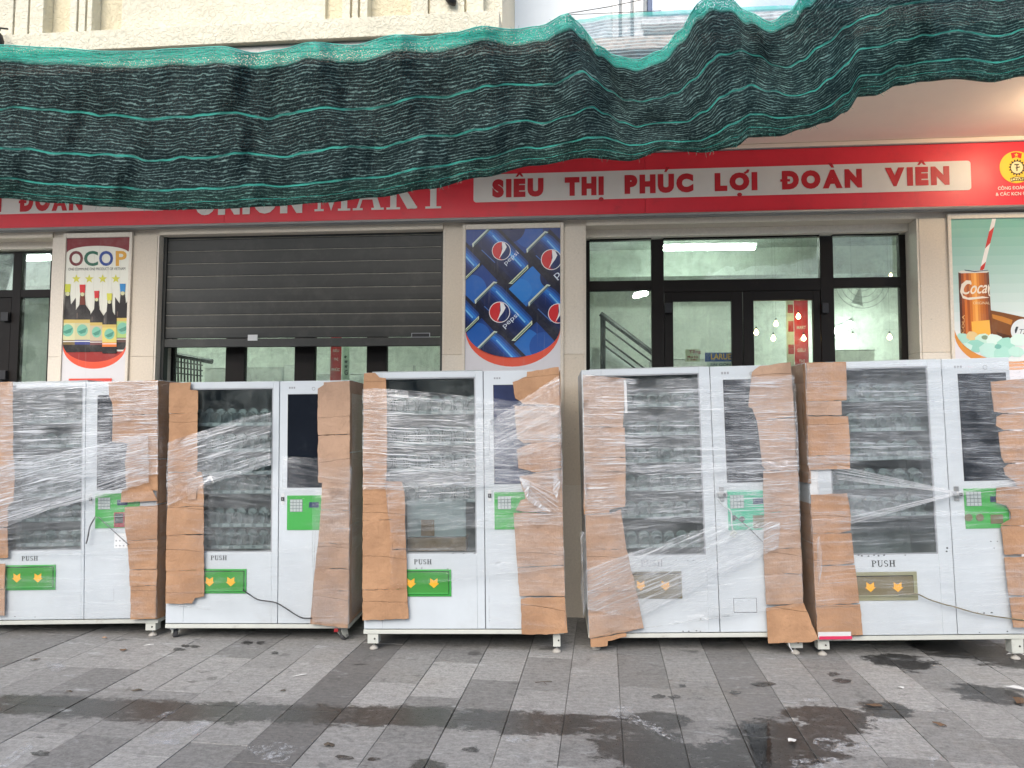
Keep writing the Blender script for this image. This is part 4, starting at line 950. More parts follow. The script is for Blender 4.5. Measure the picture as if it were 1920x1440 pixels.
def net_mat(name, kind):
    t = NT(name); uv = t.node('ShaderNodeUVMap'); uv.uv_map = 'UVMap'; s = t.sep(uv.outputs[0]); u, v = s[0], s[1]
    wob = t.noise(t.comb(t.math('MULTIPLY', u, 26), t.math('MULTIPLY', v, 7), 0.0), 1.0, 4, 0.6)
    wob2 = t.noise(t.comb(t.math('MULTIPLY', u, 110), t.math('MULTIPLY', v, 40), 2.0), 1.0, 3, 0.6)
    row = t.math('ADD', t.math('ADD', t.math('MULTIPLY', v, 46.0), t.math('MULTIPLY', wob, 3.2)), t.math('MULTIPLY', wob2, 1.5))
    fr_ = t.math('ABSOLUTE', t.math('SUBTRACT', t.math('FRACT', row), 0.5))
    line = t.ramp(fr_, 0.26, 0.47)
    brk = t.ramp(t.noise(t.comb(t.math('MULTIPLY', u, 70), t.math('MULTIPLY', v, 30), 5.0), 1.0, 4, 0.7), 0.40, 0.62)
    tick = t.ramp(t.noise(t.comb(t.math('ADD', t.math('MULTIPLY', u, 520), t.math('MULTIPLY', v, 30)), t.math('MULTIPLY', v, 42), 7.0), 1.0, 3, 0.75), 0.52, 0.68)
    li = t.math('MULTIPLY', line, t.math('ADD', t.math('MULTIPLY', brk, 0.75), 0.12))
    li = t.math('ADD', li, t.math('MULTIPLY', t.math('MULTIPLY', tick, t.math('ADD', line, 0.35)), 0.75), clamp=True)
    teal = (0.05, 0.33, 0.27)
    col = t.mix(li, (0.006, 0.0155, 0.0175), (0.175, 0.285, 0.27))
    lowg = t.ramp(v, 0.80, 0.97, 0, 0.75)
    col = t.mix(lowg, col, t.mix(li, (0.010, 0.034, 0.028), (0.10, 0.25, 0.20)))
    side = t.ramp(u, 0.60, 0.85, 0, 0.35); col = t.mix(side, col, t.mix(li, (0.006, 0.030, 0.032), (0.13, 0.33, 0.295)))
    stripe = None
    vs_ = t.math('ADD', v, t.math('MULTIPLY', t.math('SUBTRACT', wob2, 0.5), 0.012))
    for c, w_ in ((0.385, 0.011), (0.655, 0.010), (0.865, 0.010), (0.955, 0.0035)):
        q = t.ramp(t.math('ABSOLUTE', t.math('SUBTRACT', vs_, c)), w_*0.4, w_, 1, 0); stripe = q if stripe is None else t.math('MAXIMUM', stripe, q)
    stripe = t.math('MULTIPLY', stripe, t.ramp(t.noise(t.comb(t.math('MULTIPLY', u, 30), v, 3.0), 1.0, 3, 0.6), 0.34, 0.6, 0.25, 1.0))
    hem = t.ramp(t.math('ADD', v, t.math('MULTIPLY', wob, 0.06)), 0.088, 0.125, 1, 0)
    fib = t.noise(t.comb(t.math('MULTIPLY', u, 60), t.math('MULTIPLY', v, 260), 1.0), 1.0, 4, 0.7)
    hemcol = t.mix(t.ramp(fib, 0.3, 0.7), (0.012, 0.26, 0.20), (0.10, 0.66, 0.52))
    edge = t.ramp(v, 0.0, 0.012, 1, 0); hemcol = t.mix(edge, hemcol, (0.30, 0.75, 0.66))
    col = t.mix(stripe, col, teal); col = t.mix(hem, col, hemcol)
    hole = t.ramp(t.noise(t.comb(t.math('MULTIPLY', u, 800), t.math('MULTIPLY', v, 150), 11.0), 1.0, 2, 0.6), 0.50, 0.68, 0.0, 0.45)
    hole = t.math('MULTIPLY', hole, t.math('ADD', t.math('MULTIPLY', lowg, 1.3), t.math('ADD', t.math('MULTIPLY', hem, 1.5), 0.30)), clamp=True)
    h = t.math('ADD', li, t.math('MULTIPLY', stripe, 0.8))
    nm = t.bump(h, 0.6, 0.01)
    d = t.bsdf(col, 0.7, 0, 0.12, nm)
    tr = t.node('ShaderNodeBsdfTranslucent'); t.l(col, tr.inputs[0])
    sh = t.mixs(t.math('ADD', t.math('MULTIPLY', hem, 0.25), 0.18), d, tr.outputs[0])
    return t.done(t.mixs(hole, sh, t.transparent()))
M['net'] = net_mat('shade_net_weave', 0)
net = empty('shade_net', (0, 3.8, 0)); tag(net, 'sagging dark green shade net with teal stripes hung across the shop front', 'net')
n_o = net.location.copy()
vs, fs, uvs = [], [], []
pxs = [-110+i*4.5 for i in range(477)]; vv = [i/64 for i in range(65)]+[1.03, 1.08, 1.16, 1.26, 1.38, 1.5]
for px in pxs:
    for v in vv:
        p = net_point(px, v); vs.append(tuple(p-n_o)); uvs.append(((px+110)/2150, v))
nv = len(vv)
for i in range(len(pxs)-1):
    for j in range(nv-1): fs.append((i*nv+j, (i+1)*nv+j, (i+1)*nv+j+1, i*nv+j+1))
me = _mesh('net_sheet', vs, fs); ul = me.uv_layers.new(name='UVMap')
for lp in me.loops: ul.data[lp.index].uv = uvs[lp.vertex_index]
for p in me.polygons: p.use_smooth = True
link('net_sheet', me, M['net'], net)
# tie cords at the peaks, a cord along the hem, and the thin second layer behind the gap
M['cord'] = plain('pale_cord', (0.55, 0.60, 0.56), 0.7)
for p in PK[:6]:
    a = net_point(p, 0.0)-n_o; MB().tube([a+Vector((0, 0, -0.01)), a+Vector((0.02, 0.15, 0.05)), a+Vector((0.03, 0.48, 0.10))], 0.0018, 5).build('tie_cord', M['cord'], net)
MB().tube([net_point(px, 0.0)-n_o+Vector((0, -0.002, 0.001)) for px in pxs[::3]], 0.0028, 5).build('edge_cord', M['net'] if False else plain('teal_cord', (0.10, 0.55, 0.45), 0.6), net)
t = NT('thin_grey_net'); uv = t.node('ShaderNodeUVMap'); uv.uv_map = 'UVMap'; s = t.sep(uv.outputs[0])
rw = t.math('ADD', t.math('MULTIPLY', s[1], 26), t.math('MULTIPLY', t.noise(t.comb(t.math('MULTIPLY', s[0], 7), t.math('MULTIPLY', s[1], 4), 0), 1, 3, .6), 1.5))
ln = t.ramp(t.math('ABSOLUTE', t.math('SUBTRACT', t.math('FRACT', rw), 0.5)), 0.2, 0.46)
colr = t.mix(ln, (0.05, 0.10, 0.13), (0.30, 0.42, 0.46))
colr = t.mix(t.ramp(s[1], 0.02, 0.07, 1, 0), colr, (0.05, 0.50, 0.42))
tk = t.ramp(t.noise(t.comb(t.math('MULTIPLY', s[0], 30), t.math('MULTIPLY', s[1], 14), 0), 1, 4, .7), 0.35, 0.65, 0.28, 0.50)
M['net_back'] = t.done(t.mixs(tk, t.bsdf(colr, 0.6), t.transparent((0.92, 0.95, 1.0))))
vs, fs, uvs = [], [], []
BT = [(1040, 48), (1090, 36), (1150, 27), (1215, 22), (1300, 18), (1360, 14), (1480, 10), (1600, 6)]
for i in range(60):
    px = 1040+i*560/59
    for j in range(24):
        v = j/23; p = onY(px, curve(BT, px)*(1-v)+190*v, 4.02+0.05*noise.noise(Vector((px*.01, v*2, 5)))); vs.append(tuple(p-n_o)); uvs.append((i/59, v))
for i in range(59):
    for j in range(23): fs.append((i*24+j, (i+1)*24+j, (i+1)*24+j+1, i*24+j+1))
me = _mesh('back_layer', vs, fs); ul = me.uv_layers.new(name='UVMap')
for lp in me.loops: ul.data[lp.index].uv = uvs[lp.vertex_index]
for p in me.polygons: p.use_smooth = True
link('back_layer', me, M['net_back'], net)
rf = random.Random(5); fray = MB()
for k in range(420):
    px = rf.uniform(-60, 1980); bot = rf.random() < 0.6
    a = net_point(px, 0.995 if bot else 0.004)-n_o; L_ = rf.uniform(0.008, 0.035); sg_ = -1 if bot else 1
    b = a+Vector((rf.uniform(-.02, .02), rf.uniform(-.01, .01), sg_*L_*rf.uniform(.3, 1)))
    fray.tube([a, (a+b)/2+Vector((rf.uniform(-.006, .006), 0, 0)), b], 0.0007, 3, False)
tag(fray.build('frayed_threads', plain('loose_net_thread', (0.06, 0.24, 0.19), 0.8), net), kind='stuff')
# cables and the spotlight on the upper wall
M['cable'] = plain('grey_cable', (0.10, 0.10, 0.10), 0.6)
def cable(label, pts, r=0.004):
    c = sum(pts, Vector())/len(pts); o = MB().tube([p-c for p in pts], r, 6).build('overhead_cable', M['cable'], None, smooth=True); o.location = c; tag(o, label, 'cable')
cable('thin grey cable rising to the right above the net gap', [onY(1066, 25, 4.05), onY(1140, 13, 4.15), onY(1230, -6, 4.3)], 0.0025)
cable('thin grey cable running level behind the net gap', [onY(1060, 28, 4.04), onY(1130, 25, 4.1), onY(1240, 20, 4.2)], 0.002)
sp = empty('spotlight', onY(838, -16, 4.2)+Vector((0, 0, 0))); tag(sp, 'small black spotlight on the cream wall above the net', 'spotlight')
MB().lathe([(0.012, -0.10), (0.030, -0.075), (0.034, -0.05), (0.026, 0.0), (0.02, 0.05)], n=14).build('housing', M['black'], sp, smooth=True).rotation_euler = (0, R(-28), 0)
MB().tube([(0.012, 0.0, -0.01), (0.02, 0.06, 0.03), (0.03, 0.105, 0.03)], 0.008, 8).build('bracket', M['black'], sp)
fin = sp.children[0]
bl = empty('finial', onY(0, 76, 4.1)); tag(bl, 'dark knotted bundle of net cord at the far left ledge', 'cord')
MB().lathe([(0.004, -0.06), (0.03, -0.045), (0.036, 0.0), (0.024, 0.04), (0.006, 0.06)], (-0.015, 0, 0), 12).build('knot', M['black'], bl, smooth=True)
MB().tube([(-0.015, 0.0, 0.05), (-0.03, 0.03, 0.10), (-0.03, 0.09, 0.13)], 0.006, 6).build('cord_end', M['black'], bl)

# ================================================================== VENDING MACHINES
films = {}
def film(ang, strength, seed, **k):
    key = (ang, strength, seed)
    if key not in films: films[key] = film_mat('stretch_film_%d' % len(films), R(ang), strength, seed, **k)
    return films[key]

def ragged(poly, step=0.03, amp=0.003, seed=0):
    rnd = random.Random(seed); out = []
    for i in range(len(poly)):
        a, b = Vector(poly[i]), Vector(poly[(i+1) % len(poly)]); L = (b-a).length; n = max(1, int(L/step))
        nn = Vector((-(b-a).y, (b-a).x))/max(L, 1e-6)
        for k in range(n):
            p = a+(b-a)*(k/n)
            if k: p = p+nn*rnd.uniform(-amp, amp)
            out.append(p)
    return out
def sheet_mesh(name, poly, y, th, wave, seed, grid=0.07, amp=0.003, bulge=0.0, curl=0.0):
    """a cut sheet lying in front of a machine: outline in local x, z"""
    pts = ragged(poly, 0.03, amp, seed) if amp else [Vector(p) for p in poly]
    bm = bmesh.new()
    bm.faces.new([bm.verts.new((p[0], 0, p[1])) for p in pts])
    bmesh.ops.triangulate(bm, faces=bm.faces[:])
    x0 = min(p[0] for p in pts); x1 = max(p[0] for p in pts); z0 = min(p[1] for p in pts); z1 = max(p[1] for p in pts)
    x = x0+grid*0.6
    while x < x1:
        bmesh.ops.bisect_plane(bm, geom=bm.verts[:]+bm.edges[:]+bm.faces[:], plane_co=(x, 0, 0), plane_no=(1, 0, 0)); x += grid
    z = z0+grid*0.6
    while z < z1:
        bmesh.ops.bisect_plane(bm, geom=bm.verts[:]+bm.edges[:]+bm.faces[:], plane_co=(0, 0, z), plane_no=(0, 0, 1)); z += grid
    for v in bm.verts:
        n = noise.noise(Vector((v.co.x*4.5+seed*3.3, seed*1.7, v.co.z*4.5)))*0.7+noise.noise(Vector((v.co.x*13+seed, seed, v.co.z*13)))*0.4
        fx = (v.co.x-x0)/(x1-x0)
        v.co.y = y-wave*(0.5+n)-bulge*math.sin(math.pi*(v.co.z-z0)/(z1-z0))
        if curl: v.co.y -= abs(curl)*max(0, ((1-fx) if curl < 0 else fx)-0.6)**2*6
    if th > 0:
        fs = bm.faces[:]
        r = bmesh.ops.extrude_face_region(bm, geom=fs)
        for e in r['geom']:
            if isinstance(e, bmesh.types.BMVert): e.co.y += th
    bmesh.ops.recalc_face_normals(bm, faces=bm.faces)
    me = bpy.data.meshes.new(name); bm.to_mesh(me); bm.free()
    for p in me.polygons: p.use_smooth = th <= 0
    return me

arrow = [(-.7, 1), (0, .5), (.7, 1), (.7, -.05), (1, -.05), (0, -1), (-1, -.05), (-.7, -.05)]
def arch_mesh():
    """rounded divider with a spiral in front of it, one vending lane"""
    m = MB(); w, h = 0.5, 1.0
    pts = [(-w*.86, 0.22, 0)]+[(w*.86*math.cos(R(a)), 0.22, h-w*.7+w*.7*math.sin(R(a))) for a in range(180, -1, -20)]+[(w*.86, 0.22, 0)]
    m.prism(pts, (0, 0.08, 0))
    m.tube([(0.37*math.cos(i*math.pi/5), i/40*0.20, 0.40+0.36*math.sin(i*math.pi/5)) for i in range(41)], 0.03, 4)
    m.box(-0.5, -0.47, 0.0, 0.95, 0, 0.75)
    return m.mesh('lane', 0.0, False)
LANE = arch_mesh(); LANE.materials.append(M['divider'])

class Machine:
    def __init__(s, label, map_, footL, footR, gap, left, right, top, bottom, theta=None):
        s.ox, s.oy, s.sc = map_
        full = lambda q: (s.ox+q[0]*s.sc, s.oy+q[1]*s.sc) if q else None
        footL, footR = full(footL), full(footR)
        if footL and footR:
            a, b = onZ(*footL), onZ(*footR); theta = math.atan2(b.y-a.y, b.x-a.x); base = a
        else: base = onZ(*(footL or footR))
        s.th = theta
        nrm = Vector((math.sin(theta), -math.cos(theta), 0))
        base = base+nrm*0.035
        s.base = Vector((base.x, base.y, 0)); s.lean = 0.0
        s.mat()
        (gx0, gy0), (gx1, gy1) = gap
        t0, t1 = s.L(gx0, gy0), s.L(gx1, gy1)
        s.lean = max(-R(1.7), min(R(1.7), math.atan((t0[0]-t1[0])/(t0[1]-t1[1])))); s.mat()
        s.root = empty('vending_machine', s.base, (0, s.lean, s.th)); tag(s.root, label, 'vending machine', 'row of wrapped vending machines')
        s.x0 = left if isinstance(left, float) else s.L(*left)[0]
        s.zt = s.L(*top)[1]; s.zb = s.L(*bottom)[1]
        s.x1 = s.x0+right if isinstance(right, float) else s.L(*right)[0]
        s.gx = (s.L(gx0, gy0)[0]+s.L(gx1, gy1)[0])/2
        s.k = 0; s.fk = 0
        print('machine', s.x0, s.x1, s.zb, s.zt, s.gx, math.degrees(s.th), math.degrees(s.lean), tuple(s.base))
    def mat(s):
        s.M = Matrix.Translation(s.base) @ Matrix.Rotation(s.th, 4, 'Z') @ Matrix.Rotation(s.lean, 4, 'Y'); s.I = s.M.inverted()
    def L(s, zx, zy, off=0.0):
        """measured spot on the front -> local x, z"""
        d = s.I.to_3x3() @ ray(s.ox+zx*s.sc, s.oy+zy*s.sc); c = s.I @ CP
        t = (-off-c.y)/d.y; p = c+d*t; return (p.x, p.z)
    def bx(s, name, mat, x0, x1, y0, y1, z0, z1, bevel=0.0, parent=None):
        return bx(name, M[mat], parent or s.root, x0, x1, y0, y1, z0, z1, bevel)
    def rect(s, a, b):
        p, q = s.L(*a), s.L(*b); return min(p[0], q[0]), max(p[0], q[0]), min(p[1], q[1]), max(p[1], q[1])
    def body(s, win, dep=0.72, rows=6, cols=8, rails=None, row_h=0.14):
        x0, x1, zb, zt = s.x0, s.x1, s.zb, s.zt; g = s.gx
        wx0, wx1, wz0, wz1 = win; s.win = win
        # cabinet shell
        s.bx('side_panel', 'enamel', x0, x0+0.03, 0.032, dep, zb, zt, 0.003); s.bx('side_panel', 'enamel', x1-0.03, x1, 0.032, dep, zb, zt, 0.003)
        s.bx('top_panel', 'enamel', x0+0.031, x1-0.031, 0.034, dep-0.001, zt-0.03, zt-0.001, 0.002)
        s.bx('base_frame', 'enamel_edge', x0-0.004, x1+0.004, 0.004, dep-0.002, zb-0.034, zb-0.005, 0.003)
        s.bx('back_panel', 'enamel', x0+0.031, x1-0.031, dep-0.03, dep-0.003, zb, zt-0.031)
        s.bx('liner', 'dark_in', wx0-0.06, g-0.012, 0.50, 0.53, wz0-0.1, wz1+0.05)
        s.bx('liner', 'dark_in', wx0-0.08, wx0-0.06, 0.04, 0.499, wz0-0.1, wz1+0.05); s.bx('liner', 'dark_in', g-0.03, g-0.013, 0.04, 0.499, wz0-0.1, wz1+0.05)
        s.bx('liner', 'dark_in', wx0-0.06, g-0.031, 0.04, 0.499, wz1+0.02, wz1+0.05); s.bx('liner', 'dark_in', wx0-0.06, g-0.031, 0.04, 0.499, wz0-0.1, wz0-0.08)
        # display door: four rails round the pane
        d = empty('display_door'); d.parent = s.root; bb = lambda n, m, *a, **k: bx(n, M[m], d, *a, **k)
        bb('door_stile', 'enamel', x0+0.001, wx0, 0, 0.03, zb+0.002, zt-0.002, bevel=0.003); bb('door_stile', 'enamel', wx1, g-0.0025, 0, 0.03, zb+0.002, zt-0.002, bevel=0.003)
        bb('door_rail', 'enamel', wx0+0.0003, wx1-0.0003, 0.0006, 0.0295, wz1, zt-0.002, bevel=0.002); bb('door_rail', 'enamel', wx0+0.0003, wx1-0.0003, 0.0006, 0.0295, zb+0.002, wz0, bevel=0.002)
        f = 0.009
        for (a, b, c, e) in ((wx0, wx0+f, wz0, wz1), (wx1-f, wx1, wz0, wz1), (wx0+f, wx1-f, wz0, wz0+f), (wx0+f, wx1-f, wz1-f, wz1)):
            bb('window_trim', 'ink_grey', a, b, 0.003, 0.02, c+0.0004, e-0.0004)
        bb('pane', 'case_glass', wx0+f, wx1-f, 0.011, 0.015, wz0+f, wz1-f)
        s.bx('door_seam', 'seam', g-0.0024, g+0.0024, 0.012, 0.03, zb+0.004, zt-0.004)
        # control door
        s.cd = empty('control_door'); s.cd.parent = s.root
        bx('door_panel', M['enamel'], s.cd, g+0.0025, x1-0.001, 0, 0.03, zb+0.002, zt-0.002, 0.003)
        # shelves with lanes
        rails = rails or [wz0+0.04+i*(wz1-wz0-0.10)/rows for i in range(rows)]
        for zr in rails:
            sh = empty('shelf', (0, 0, 0)); sh.parent = s.root
            bx('tray', M['shelf'], sh, wx0-0.055, g-0.033, 0.10, 0.47, zr-0.022, zr-0.012)
            bx('front_rail', M['shelf'], sh, wx0-0.055, g-0.033, 0.092, 0.099, zr-0.024, zr+0.004)
            a, b = wx0-0.03, wx1+0.0; cw = (b-a)/cols
            for k in range(cols):
                xx = a+cw*(k+0.5)
                o = link('lane', LANE, None, sh); o.location = (xx, 0.105, zr-0.011); o.scale = (cw*0.97, 0.26, row_h*random.uniform(0.92, 1.0))
                if k % 1 == 0: bx('price_tag', M['tagstrip'], sh, xx-cw*.33, xx+cw*.30, 0.088, 0.0915, zr-0.020, zr+0.001)
    def screen(s, r, mat='screen'):
        x0, x1, z0, z1 = r; x1 = min(x1, s.x1-0.03)
        bx('touchscreen', M[mat], s.cd, x0, x1, -0.0025, -0.0005, z0, z1, 0.0008)
        bx('screen_border', M['black'], s.cd, x0-0.003, x1+0.003, -0.0014, -0.0003, z0-0.003, z1+0.003)
    def panel(s, r, keyr, lcd=None, mat='green', extra=None):
        x0, x1, z0, z1 = r; x1 = min(x1, s.x1-0.05)
        p = s.cd
        bx('key_panel', M[mat], p, x0, x1, -0.004, -0.0003, z0, z1, 0.001)
        a, b, c, d = keyr
        bx('keypad', M['key_gap'], p, a, b, -0.006, -0.0042, c, d)
        for i in range(4):
            for j in range(4):
                bx('key', M['keys'], p, a+(b-a)*(i+.1)/4, a+(b-a)*(i+.9)/4, -0.0085, -0.0061, c+(d-c)*(j+.1)/4, c+(d-c)*(j+.9)/4, 0.0008)
        if lcd: bx('lcd', M['lcd'], p, lcd[0], min(lcd[1], x1-0.002), -0.006, -0.0042, lcd[2], lcd[3])
    def lock(s, c, big=False):
        x, z = s.L(*c)
        if big:
            bx('handle_plate', M['steel'], s.cd, x-0.016, x+0.016, -0.008, -0.0003, z-0.05, z+0.05, 0.003); bx('handle_grip', M['steel'], s.cd, x-0.03, x+0.035, -0.03, -0.0083, z-0.018, z+0.014, 0.005)
            MB().lathe([(0.011, 0), (0.011, 0.006)], (x+0.012, -0.037, z-0.002), 12, 'Y').build('lock_cylinder', M['black'], s.cd)
        else:
            bx('handle_plate', M['white_plastic'], s.cd, x-0.012, x+0.012, -0.003, -0.0003, z-0.04, z+0.04, 0.003); bx('lock', M['black'], s.cd, x-0.011, x+0.011, -0.009, -0.0031, z-0.014, z+0.014, 0.002)
            bx('lock_bolt', M['steel'], s.cd, x-0.003, x+0.003, -0.011, -0.0092, z-0.009, z+0.009)
    def pickup(s, r, m1, m2, arrows, frame=0.018):
        x0, x1, z0, z1 = r; d = empty('pickup_flap'); d.parent = s.root
        bx('flap_frame', M[m1], d, x0, x1, -0.006, -0.0003, z0, z1, 0.002)
        bx('flap_gap', M['black'], d, x0+frame-0.004, x1-frame+0.004, -0.0068, -0.0062, z0+frame-0.002, z1-frame+0.006)
        bx('flap_plate', M[m2], d, x0+frame, x1-frame, -0.0115, -0.0069, z0+frame, z1-frame, 0.002)
        bx('flap_lip', M[m1], d, x0+frame, x1-frame, -0.016, -0.0117, z0+frame, z0+frame+0.008, 0.0015)
        for a in arrows:
            cx, cz = s.L(*a)
            MB().prism([(cx+p[0]*0.036, -0.0124, cz+p[1]*0.033) for p in arrow], (0, 0.0008, 0)).build('arrow', M['yellow'], d)
    def push(s, r, mat='ink'):
        x0, x1, z0, z1 = r; vs, fs = serif_word('PUSH', 0.12); vs = fit(vs, x1-x0, z1-z0)
        link('lettering', _mesh('lettering', [(x0+v.x, -0.0006-v.z, z0+v.y) for i, v in enumerate(vs)], fs), M[mat], s.root)
    def card(s, poly, mat='card', wave=0.011, curl=0.0, th=0.005, lift=0.0, name='cardboard_sheet'):
        s.k += 1; y = -0.0205-0.0003*s.k-lift
        p = [s.L(*q, off=-y) for q in poly]
        return link(name, sheet_mesh(name, p, y, th, wave, s.k*7.3+s.x0*11, 0.07, 0.003, 0.0, curl), M[mat], s.root)
    def side_card(s, right, z0, z1, mat='card', dep=0.60):
        x = s.x1+0.004 if right else s.x0-0.004
        poly = [(0.0, z0), (dep, z0+random.uniform(-.02, .02)), (dep, z1), (0.0, z1)]
        me = sheet_mesh('cardboard_side', poly, 0, 0.004, 0.006, random.random()*50)
        o = link('cardboard_side', me, M[mat], s.root); o.rotation_euler = (0, 0, R(90)); o.location = (x+(0.001 if right else -0.004), -0.022, 0)
        if not right: o.rotation_euler = (0, 0, R(90)); o.location.x = x
        return o
    def wrap(s, poly, mat, bulge=0.004, wave=0.004):
        s.fk += 1; y = -0.0380-0.005*s.fk
        p = [s.L(*q, off=-y) for q in poly]
        return link('stretch_film', sheet_mesh('stretch_film', p, y, 0.0, wave, s.fk*5.1+s.x0*3, 0.09, 0.004, bulge), mat, s.root)
    def wrap_side(s, right, z0, z1, mat, dep=0.6):
        x = (s.x1+0.022) if right else (s.x0-0.022)
        me = sheet_mesh('stretch_film', [(0.0, z0), (dep, z0), (dep, z1), (0.0, z1)], 0, 0.0, 0.004, random.random()*40, 0.1, 0.004)
        o = link('stretch_film', me, mat, s.root); o.rotation_euler = (0, 0, R(90)); o.location = (x, -0.02, 0); return o
    def strand(s, a, b, wa, wb, mat, y=-0.068, n=10, strands=11):
        """bunched film pulled from a fan into a twist"""
        pa = s.L(*a, off=-y); pb = s.L(*b, off=-y)
        m = MB(); rnd = random.Random(s.fk*3+int(a[0])); s.fk += 1
        for k in range(strands):
            oa = (k/(strands-1)-.5)*wa*s.sc/270; ob = (k/(strands-1)-.5)*wb*s.sc/270
            w0, w1 = rnd.uniform(.0006, .0016), rnd.uniform(.0006, .0014); oa += rnd.uniform(-.5, .5)*abs(wa)*s.sc/270/strands*2; ob += rnd.uniform(-.5, .5)*abs(wb)*s.sc/270/strands*2
            pts = []
            for i in range(n+1):
                f = i/n; pts.append(Vector((pa[0]+(pb[0]-pa[0])*f, y-0.004*math.sin(f*3.14)+rnd.uniform(-.001, .001), pa[1]+oa+(pb[1]+ob-pa[1]-oa)*f+rnd.uniform(-.001, .001))))
            m.tube(pts, [w0+(w1-w0)*i/n for i in range(n+1)], 5)
        return m.build('film_strand', mat, s.root, smooth=True)
    def cord(s, pts, mat='black', r=0.004, y=-0.036):
        c = [Vector((s.L(*p, off=-y)[0], y, s.L(*p, off=-y)[1])) for p in pts]; out = []
        for i in range(len(c)-1):
            p0, p1, p2, p3 = c[max(i-1, 0)], c[i], c[i+1], c[min(i+2, len(c)-1)]
            for k in range(6):
                t = k/6; out.append(0.5*((2*p1)+(-p0+p2)*t+(2*p0-5*p1+4*p2-p3)*t*t+(-p0+3*p1-3*p2+p3)*t**3))
        out.append(c[-1]); return MB().tube(out, r, 7).build('cord', M[mat], s.root, smooth=True)
    def logo(s, r):
        x0, x1, z0, z1 = r
        for k in range(3): s.bx('maker_mark', 'ink_grey', x0+(x1-x0)*k/3, x0+(x1-x0)*(k+.7)/3, -0.0009, -0.0003, z0, z1, parent=s.cd)
    def sensor(s, c, r=0.011):
        x, z = s.L(*c); MB().tube([(x+r*math.cos(i*math.pi/10), -0.001, z+r*math.sin(i*math.pi/10)) for i in range(21)], 0.0018, 5, False).build('sensor_ring', M['ink_grey'], s.cd)
    def rust(s, pts, seed=0):
        rnd = random.Random(seed); m = MB()
        for (zx, zy, r) in pts:
            x, z = s.L(zx, zy); q = [(x+r*rnd.uniform(.5, 1.1)*math.cos(i*math.pi/5), -0.0007, z+r*.6*rnd.uniform(.5, 1.1)*math.sin(i*math.pi/5)) for i in range(10)]; m.prism(q, (0, 0.0004, 0))
        return m.build('paint_chips', M['ink'], s.root)
    def leg(s, x, w=0.075, d=0.07, y0=0.01, mat='enamel_edge', side=0):
        fz = x*math.tan(s.lean)
        lg = empty('leg'); lg.parent = s.root
        z1 = s.zb-0.035; z0 = fz+0.045
        bx('bracket', M[mat], lg, x-w/2, x+w/2, y0, y0+0.006, z0, z1, 0.002)
        bx('bracket_side', M[mat], lg, x-w/2, x-w/2+0.006, y0+0.007, y0+d, z0, z1, 0.001); bx('bracket_side', M[mat], lg, x+w/2-0.006, x+w/2, y0+0.007, y0+d, z0, z1, 0.001)
        bx('bracket_bottom', M[mat], lg, x-w/2+0.007, x+w/2-0.007, y0+0.007, y0+d, z0+0.001, z0+0.008)
        MB().lathe([(0.006, -0.0015), (0.006, 0.002)], (x+0.012, y0-0.002, (z0+z1)/2), 8, 'Y').build('bolt', M['black'], lg)
        MB().lathe([(0.007, 0.012), (0.007, z0-fz+0.004)], (x, y0+d*.5, fz), 8).build('stem', M['steel'], lg)
        MB().lathe([(0.030, 0.0005), (0.031, 0.006), (0.026, 0.013), (0.011, 0.024), (0.008, 0.026)], (x, y0+d*.5, fz), 16).build('foot_pad', M['footpad'], lg, smooth=True)
    def caster(s, x, y0=0.05, ang=20, label=None):
        fz = x*math.tan(s.lean); c = empty('caster', (x, y0, fz), (0, 0, R(ang))); c.parent = s.root
        zt = s.zb-0.035-fz
        bx('mount_plate', M['steel'], c, -0.04, 0.04, -0.035, 0.035, zt-0.008, zt-0.0005, 0.002)
        for sx in (-0.024, 0.018):
            MB().prism([(sx, -0.028, zt-0.009), (sx, 0.028, zt-0.009), (sx, 0.04, 0.026), (sx, 0.016, 0.02), (sx, -0.02, zt*.55)], (0.006, 0, 0)).build('fork', M['enamel_edge'], c)
        MB().lathe([(0.018, -0.016), (0.030, -0.015), (0.034, -0.008), (0.034, 0.008), (0.030, 0.015), (0.018, 0.016)], (-0.0, 0.022, 0.034), 20, 'X').build('wheel', M['rubber'], c, smooth=True)
        MB().lathe([(0.006, -0.026), (0.010, -0.0255), (0.010, 0.0255), (0.006, 0.026)], (0, 0.022, 0.034), 10, 'X').build('axle', M['steel'], c)
        return c

CO, C2 = 'card', 'card2'
# ---------------- machine 1 (far left)
m = Machine('far left white vending machine under heavy stretch film, red card reader on green panel', (0, 680, .3749), None, (765, 1366), ((428, 105), (421, 1278)), (-190, 600), (788, 600), (430, 97), (430, 1284), R(2.2))
w = m.rect((10, 131), (407, 938)); m.body((m.x0+0.14, w[1], w[2], w[3]), row_h=0.10)
m.screen(m.rect((490, 165), (720, 632))); m.panel(m.rect((478, 656), (700, 825)), m.rect((493, 675), (553, 733)), m.rect((588, 686), (640, 712)))
r_ = m.rect((574, 748), (626, 822)); bx('card_reader', M['red_label'], m.cd, r_[0], r_[1], -0.012, -0.0042, r_[2], r_[3], 0.003); bx('reader_slot', M['black'], m.cd, r_[0]+.008, r_[1]-.008, -0.014, -0.0122, r_[2]+.03, r_[3]-.008, 0.002)
m.lock((455, 680)); m.push(m.rect((108, 968), (190, 990))); m.pickup(m.rect((-20, 1014), (279, 1135)), 'green', 'green2', ((90, 1075), (195, 1075)))
r_ = m.rect((572, 854), (700, 926)); bx('sticker', M['tagstrip'], m.cd, r_[0], r_[1], -0.001, -0.0004, r_[2], r_[3])
for i in range(4):
    for j in range(2): MB().lathe([(0.006, -0.0016), (0.006, -0.0011)], (r_[0]+.015+.028*i, 0, r_[2]+.018+.036*j), 8, 'Y').build('sticker_dot', M['ink_grey'], m.cd)
